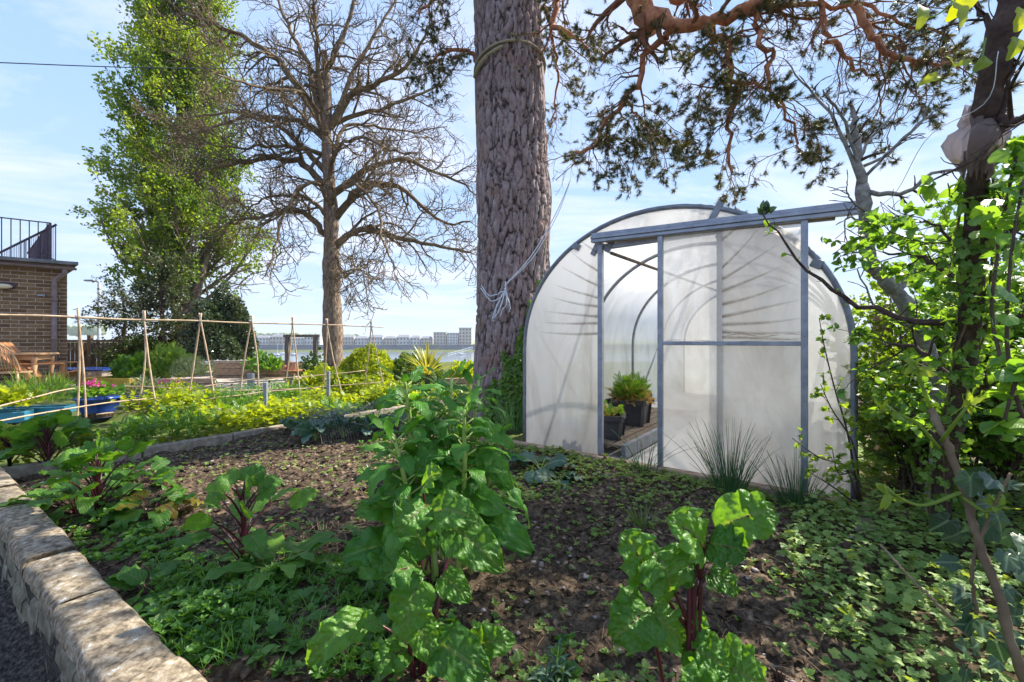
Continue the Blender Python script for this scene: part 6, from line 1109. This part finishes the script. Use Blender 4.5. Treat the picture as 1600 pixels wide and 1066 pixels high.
a1, q1 = spawn(Pt[1:], Rd[1:], 9, r, .32, k=6, t0=.15, ang=(30, 80), wig=.2, trop=(0, 0, .08), rr=.5, taper=.2); a2, q2 = spawn(a1, q1, 4, r, .14, k=5, t0=.2, wig=.2, rr=.6); a3, q3 = spawn(Pt[:1], Rd[:1], 13, r, .10, k=5, t0=.1, wig=.2, rr=.4)
g = G(); tubes(g, a1, mn(q1, .0018), 5, cap=False); tubes(g, a2, mn(q2, .0013), 4, cap=False); tubes(g, a3, mn(q3, .0013), 4, cap=False); g.build('twigs', MT['bark_dark'], ft, smooth=True)
leafy(ft, a2[((a2[:, 0, 2] < 1.62) | (a2[:, 0, 0] > 1.75)) & (a2[:, 0, 0] < 1.26 * a2[:, 0, 1])], 9, .043, MT['apple'], T_oval, 1)
leafy(ft, a3, 1, .04, MT['apple'], T_oval, 2)
g = G(); p = P(1194, 334, 2.2); inst(g, T_oval, p + r.normal(size=(10, 3)) * .012, nrm(r.normal(size=(10, 3)) * .6 + [0, 0, .8]), nrm(r.normal(size=(10, 3))), r.uniform(.04, .065, 10), r.random(10)); g.build('tip_leaves', MT['ivydark'], ft, smooth=True)
k = 900; tt = r.random(k) * .62; ii = (tt * 59).astype(int); aa = r.uniform(0, 6.3, k); rad_ = np.interp(tt, [0, .3, .6], [.044, .036, .031]) + r.uniform(.005, .05, k); o_ = np.stack([np.cos(aa), np.sin(aa), 0 * aa], -1); pz = tr[ii] + o_ * rad_[:, None] + r.normal(size=(k, 3)) * .012; kk = fbm(aa * 1.2, tt * 14, 8, 3) > -.15
ti = thing('trunk_ivy', 'fresh small-leaved ivy climbing the lower part of the dark leaning trunk', 'ivy', P(1468, 800, 2.1)); g = G(); inst(g, T_ivy2, pz[kk], nrm(r.normal(size=pz[kk].shape) * .6 + [0, 0, -.6]), nrm(o_[kk] + r.normal(size=pz[kk].shape) * .4), r.uniform(.025, .055, kk.sum()), r.random(kk.sum())); g.build('leaves', MT['ivy'], ti)
for q in range(3): zz = np.linspace(0, .6, 20); ii2 = (zz * 59).astype(int); a2_ = q * 2 + np.sin(zz * 12 + q); g = G(); tubes(g, tr[ii2] + np.stack([np.cos(a2_), np.sin(a2_), 0 * a2_], -1) * .046, np.full(20, .004), 5); g.build('stem', MT['bark_chest_limb'], ti, smooth=True)
# netting wrap
g = G(); rows = [(160, 26, 1.40), (172, 34, 1.395), (186, 40, 1.39), (198, 33, 1.39), (208, 50, 1.39), (222, 60, 1.385), (238, 52, 1.385), (252, 36, 1.39), (264, 22, 1.40)]; V = []; UV = []; nc = 48; rr = RNG(5)
for i, (py_, wpx, d_) in enumerate(rows):
    c = P(1532 - (py_ - 200) * .12, py_, d_); 
    for j in range(nc):
        a = j / nc * 2 * math.pi; w = wpx * .62 / F * d_ * (1 + .14 * math.sin(a * 3 + i * .35) + .10 * math.sin(a * 8 + i * .5 + math.sin(a * 2)) + .10 * max(0, -math.cos(a)) * (i > 3) + (.14 * rr.normal() if i in (0, 8) else .01 * rr.normal())); V.append(c + np.array([math.cos(a) * w, math.sin(a) * w * .8, .012 * math.sin(a * 4 + i) + (.02 * rr.normal() if i in (0, 8) else 0)])); UV.append((j / nc, i / 9 * .5))
g.add(V, np.array([[i * nc + j, i * nc + (j + 1) % nc, (i + 1) * nc + (j + 1) % nc, (i + 1) * nc + j] for i in range(len(rows) - 1) for j in range(nc)]), uv=UV); tag(g.build('netting_wrap', MT['cloth'], smooth=True), 'pinkish torn mesh cloth tied round the leaning fruit tree trunk', 'netting')
g = G(); tubes(g, smoothpath([P(1560, 80, 1.25), P(1540, 160, 1.3), P(1450, 215, 1.5), P(1400, 300, 1.9), P(1358, 335, 2.2)], 24), np.full(24, .0014), 4); tag(g.build('tie_string', MT['string'], smooth=True), 'thin pale string from the torn netting to the pale branch', 'string')

gt = thing('pale_tree', 'pale grey trained fruit branch rising past the end of the door rail', 'tree', P(1455, 800, 2.4))
main = [(pts([(1455, 815, 2.45), (1468, 700, 2.4), (1462, 600, 2.35), (1440, 520, 2.3), (1415, 475, 2.3), (1385, 440, 2.3), (1360, 408, 2.3), (1354, 350, 2.3), (1346, 290, 2.3)]), .042, .033)]
subs = [([(1346, 290, 2.3), (1340, 240, 2.3), (1334, 190, 2.3), (1330, 165, 2.3)], .026, .009), ([(1345, 285, 2.3), (1320, 220, 2.3), (1290, 170, 2.35), (1255, 130, 2.4), (1228, 95, 2.4)], .012, .003), ([(1344, 270, 2.3), (1325, 200, 2.25), (1300, 160, 2.2), (1284, 140, 2.2)], .010, .003), ([(1348, 285, 2.3), (1385, 240, 2.25), (1430, 200, 2.2), (1462, 145, 2.15)], .010, .003), ([(1342, 250, 2.3), (1370, 205, 2.35), (1415, 160, 2.4)], .008, .003), ([(1352, 300, 2.3), (1390, 303, 2.2), (1420, 300, 2.15), (1450, 275, 2.1), (1500, 265, 2.)], .014, .006), ([(1345, 262, 2.3), (1390, 240, 2.3), (1440, 190, 2.3), (1465, 178, 2.3)], .009, .003), ([(1350, 330, 2.28), (1328, 310, 2.2), (1322, 285, 2.15)], .006, .002), ([(1352, 350, 2.28), (1330, 340, 2.2), (1318, 350, 2.15), (1325, 385, 2.15)], .006, .002), ([(1356, 395, 2.28), (1330, 395, 2.2), (1312, 400, 2.15)], .006, .002), ([(1440, 520, 2.3), (1400, 500, 2.2), (1370, 480, 2.2), (1340, 420, 2.2)], .010, .003), ([(1462, 620, 2.35), (1500, 560, 2.3), (1540, 500, 2.3)], .016, .006), ([(1400, 460, 2.3), (1430, 420, 2.3), (1470, 400, 2.3)], .014, .005)]
g = G(); p = smoothpath(main[0][0], 50); p[1:] += r.normal(size=(49, 3)) * .002; tubes(g, p, np.linspace(.042, .031, 50) * (1 + .10 * np.sin(np.arange(50) * 1.1) + .06 * np.sin(np.arange(50) * 2.9)), 14); g.build('trunk', MT['bark_pale'], gt, smooth=True)
Pt, Rd = limb_arrays([(pts(a), b, c) for a, b, c in subs], 14); Pt = jit(Pt, r, .004)
for k_ in range(len(Pt)): g = G(); tubes(g, Pt[k_], Rd[k_], 8); g.build('branch', MT['bark_pale'], gt, smooth=True)
a1, q1 = spawn(Pt, Rd, 7, r, .12, k=5, t0=.2, ang=(35, 75), wig=.2, rr=.5, taper=.2); g = G(); tubes(g, a1, mn(q1, .0016), 5); tubes(g, a1[:, ::2] + .0, mn(q1, .0016)[:, ::2], 3); g.build('twigs', MT['bark_dark'], gt, smooth=True)
sel = a1[(a1[:, 0, 0] > 2.05) & (a1[:, 0, 2] < 1.75)]; leafy(gt, sel, 5, .042, MT['apple'], T_oval, 4)

def shrub(name, label, cat, base, stems, h, spread, seed, n1, n2, lsize, mat, T, nl, bark=MT['hedgewood'], trop=(0, 0, .03), r0=.010):
    rr = RNG(seed); t = thing(name, label, cat, base); base = np.array(base, float); n = stems; a = rr.uniform(0, 6.3, n); e = base + np.stack([np.cos(a) * spread * rr.uniform(.3, 1, n), np.sin(a) * spread * rr.uniform(.3, 1, n), h * rr.uniform(.65, 1.05, n)], -1)
    Pp = np.stack([smoothpath([base + [0.06 * math.cos(q), .06 * math.sin(q), -.05], base * .6 + x * .4 + [0, 0, .1 * h], x], 12) for q, x in zip(a, e)]); Pp = jit(Pp, rr, .01); Rr = np.broadcast_to(np.linspace(r0, r0 * .3, 12), (n, 12)).copy()
    b, qb = spawn(Pp, Rr, n1, rr, h * .38, k=7, t0=.15, ang=(30, 75), wig=.18, trop=trop, rr=.55, taper=.4); c, qc = spawn(b, qb, n2, rr, h * .14, k=5, t0=.15, ang=(30, 70), wig=.2, rr=.6)
    g = G(); tubes(g, Pp, Rr, 6, cap=False); tubes(g, b, mn(qb, .0022), 5, cap=False); tubes(g, c, mn(qc, .0014), 3, cap=False); g.build('stems', bark, t, smooth=True)
    leafy(t, c, nl, lsize, mat, T, seed); return t
shrub('currant_bush', 'bright small-leaved currant bush filling the gap right of the tunnel', 'bush', (3.05, 3.15, .1), 20, 1.3, .62, 21, 13, 6, .038, MT['currant'], T_lobed, 9)
shrub('currant_bush', 'lower bright currant bush nearer the tunnel corner', 'bush', (2.62, 2.72, .08), 16, .85, .45, 22, 12, 6, .032, MT['currant'], T_lobed, 8)
shrub('hawthorn_shrub', 'leafy shrub between the leaning dark trunk and the currant bushes', 'bush', (2.95, 2.60, .15), 14, 1.15, .48, 28, 12, 6, .042, MT['apple'], T_lobed, 7)
shrub('hawthorn_shrub', 'tall leafy shrub behind the leaning trunk on the right', 'bush', (3.6, 2.9, .2), 12, 1.7, .7, 23, 11, 5, .055, MT['apple'], T_lobed, 6)
shrub('hawthorn_shrub', 'dense leafy shrub at the right edge above the ivy bank', 'bush', (2.75, 1.95, .2), 9, .65, .40, 24, 8, 5, .045, MT['apple'], T_lobed, 5)
# currant sprays in front of the tunnel end
cs = thing('currant_spray', 'slender leafy currant stems standing against the right tunnel sheet', 'shrub', P(1345, 790, 2.6)); L = [(pts(l_), .006, .002) for l_ in ([(1345, 800, 2.62), (1325, 680, 2.5), (1305, 610, 2.45), (1290, 550, 2.42), (1280, 498, 2.4)], [(1345, 790, 2.62), (1335, 700, 2.5), (1300, 640, 2.4), (1282, 600, 2.35)], [(1340, 780, 2.6), (1320, 730, 2.5), (1280, 715, 2.4), (1238, 685, 2.35)], [(1340, 790, 2.6), (1300, 760, 2.5), (1260, 735, 2.4)], [(1345, 780, 2.6), (1335, 740, 2.5), (1290, 690, 2.45), (1262, 640, 2.4)][0:2] + [(1310, 740, 2.4), (1300, 700, 2.4)])]
Pt, Rd = limb_arrays(L, 14); g = G(); tubes(g, Pt, Rd, 6); a1, q1 = spawn(Pt, Rd, 11, r, .085, k=5, t0=.15, ang=(35, 75), wig=.2, rr=.6, taper=.1); tubes(g, a1, mn(q1, .001), 4); g.build('stems', MT['hedgewood'], cs, smooth=True); leafy(cs, a1, 5, .032, MT['currant'], T_lobed, 9, spread=.6)
# climbing plant close on the right: larger pale leaves
cl = thing('climbing_plant', 'large lobed pale leaves of a climber hanging at the right edge', 'climber', P(1590, 760, 1.2)); L = [(pts(l_), .006, .003) for l_ in ([(1640, 900, 1.15), (1610, 700, 1.1), (1575, 560, 1.05), (1580, 400, 1.05), (1600, 280, 1.05)], [(1640, 800, 1.1), (1590, 640, 1.15), (1550, 500, 1.2), (1560, 380, 1.2), (1545, 330, 1.2)], [(1620, 200, 1.1), (1590, 240, 1.1), (1570, 330, 1.1)], [(1620, 560, 1.0), (1590, 590, 1.0), (1560, 690, 1.05)])]
Pt, Rd = limb_arrays(L, 14); g = G(); tubes(g, Pt, Rd, 6); g.build('stems', MT['hedgewood'], cl, smooth=True); leafy(cl, Pt, 30, .050, MT['apple'], T_maple, 10, spread=1.)
tl_ = thing('leafy_twig', 'bright young leaves on a twig hanging at the top beside the leaning trunk', 'twig', P(1500, -20, 1.15)); L = [(pts(l_), .003, .0015) for l_ in ([(1560, -60, 1.1), (1510, -20, 1.1), (1470, 20, 1.1), (1440, 30, 1.1)], [(1540, 60, 1.25), (1530, 100, 1.2), (1500, 130, 1.2), (1465, 125, 1.2)])]
Pt, Rd = limb_arrays(L, 10); g = G(); tubes(g, Pt, Rd, 5); g.build('stems', MT['shoot'], tl_, smooth=True)
g = G()
for k_, (b, t_, w) in enumerate((((1440, 10, 1.1), (1432, 48, 1.08), .035), ((1490, 2, 1.1), (1500, 42, 1.08), .05), ((1520, -10, 1.1), (1478, 34, 1.12), .045), ((1468, 118, 1.2), (1434, 134, 1.2), .03), ((1520, 98, 1.2), (1490, 104, 1.2), .025), ((1545, 92, 1.2), (1520, 112, 1.2), .035), ((1490, 104, 1.2), (1478, 88, 1.2), .02), ((1600, 15, 1.1), (1585, 50, 1.1), .05), ((1590, 60, 1.15), (1572, 95, 1.15), .04))): blade(g, P(*b), P(*t_), w, up=(.2, -.8, .4), arch=.15, ripple=.08, seed=k_ + 900, nu=9, nv=5)
g.build('leaves', MT['lime'], tl_, smooth=True)
# ivy stems and dark ivy leaves, elder shoots
iv = thing('ivy_stem', 'bare grey ivy stem slanting down the right with dark veined leaves', 'ivy', P(1600, 1090, .95)); L = [(pts(l_), a, b) for l_, a, b in (([(1640, 1160, .9), (1592, 1040, .92), (1560, 930, .95), (1530, 850, 1.), (1510, 780, 1.05), (1478, 690, 1.1), (1455, 640, 1.15)], .0095, .008), ([(1520, 1000, 1.1), (1470, 950, 1.15), (1420, 900, 1.2), (1375, 850, 1.25)], .005, .003), ([(1525, 960, 1.), (1520, 880, 1.), (1550, 800, 1.0), (1580, 740, 1.)], .004, .003))]
Pt, Rd = limb_arrays(L, 20)
for k_ in range(3): g = G(); pq = smoothpath(Pt[k_], 50); pq[1:-1] += r.normal(size=(48, 3)) * .0012; tubes(g, pq, np.interp(np.linspace(0, 1, 50), np.linspace(0, 1, 20), Rd[k_]) * (1 + .16 * (np.arange(50) % 9 == 4) + .05 * np.sin(np.arange(50))), 10); g.build('stem', MT['bark_chest_limb'], iv, smooth=True)
g = G(); rr = RNG(71); n = 42; px_ = rr.uniform(1490, 1610, n); py_ = rr.uniform(730, 1070, n); pos = np.array([P(a, b, rr.uniform(.95, 1.15)) for a, b in zip(px_, py_)]); inst(g, T_ivy2, pos, nrm(rr.normal(size=pos.shape) * .7 + [-.3, 0, -.5]), nrm(rr.normal(size=pos.shape) * .4 + [-.1, -.9, .6]), rr.uniform(.045, .075, n), rr.random(n)); g.build('leaves', MT['ivydark'], iv, smooth=True)
es = thing('elder_shoot', 'thick yellow-green budding shoots sprouting from the slanting ivy stem', 'shoot', P(1470, 700, 1.1)); L = [(pts(l_), .0045, .0028) for l_ in ([(1500, 770, 1.05), (1440, 790, 1.03), (1390, 770, 1.02)], [(1500, 775, 1.05), (1540, 800, 1.0), (1560, 790, 1.0)], [(1468, 700, 1.1), (1430, 660, 1.1), (1380, 640, 1.1)], [(1455, 640, 1.15), (1440, 600, 1.15), (1432, 570, 1.15)], [(1470, 690, 1.1), (1500, 650, 1.05), (1515, 630, 1.05)])]
Pt, Rd = limb_arrays(L, 10); g = G(); tubes(g, Pt, Rd, 8); g.build('stems', MT['shoot'], es, smooth=True); g = G()
for k_, pth in enumerate(Pt):
    for i in range(9): d = nrm(pth[-1] - pth[-3] + rr.normal(size=3) * .05); b = pth[-1 - i // 4]; blade(g, b, b + nrm(d + rr.normal(size=3) * .55) * rr.uniform(.025, .05), .016, up=nrm(rr.normal(size=3)), arch=.1, seed=k_ * 20 + i, nu=7, nv=5)
g.build('leaves', MT['shoot'], es, smooth=True)
g = G(); c = P(1379, 610, 3.55); box(g, (c[0], c[1], .7), (.11, .09, 1.42)); tag(g.build('wooden_post', MT['sleeper'], bevel=.01), 'square wooden post standing in the hedge right of the tunnel', 'post')

# ================================================================== HAZE over the estuary
hm_ = bpy.data.materials.new('haze'); hm_.use_nodes = True; ht = hm_.node_tree; ht.nodes.clear(); ho = ht.nodes.new('ShaderNodeOutputMaterial'); hv = ht.nodes.new('ShaderNodeVolumePrincipled')
hv.inputs['Color'].default_value = (.86, .92, 1., 1); hv.inputs['Density'].default_value = .0003; hv.inputs['Anisotropy'].default_value = .2; ht.links.new(hv.outputs[0], ho.inputs['Volume'])
g = G(); box(g, (0, 0, 8.), (5600, 5600, 46.)); hz_o = g.build('haze', hm_); tag(hz_o, 'thin pale haze hanging over the estuary', 'haze', kind='stuff')
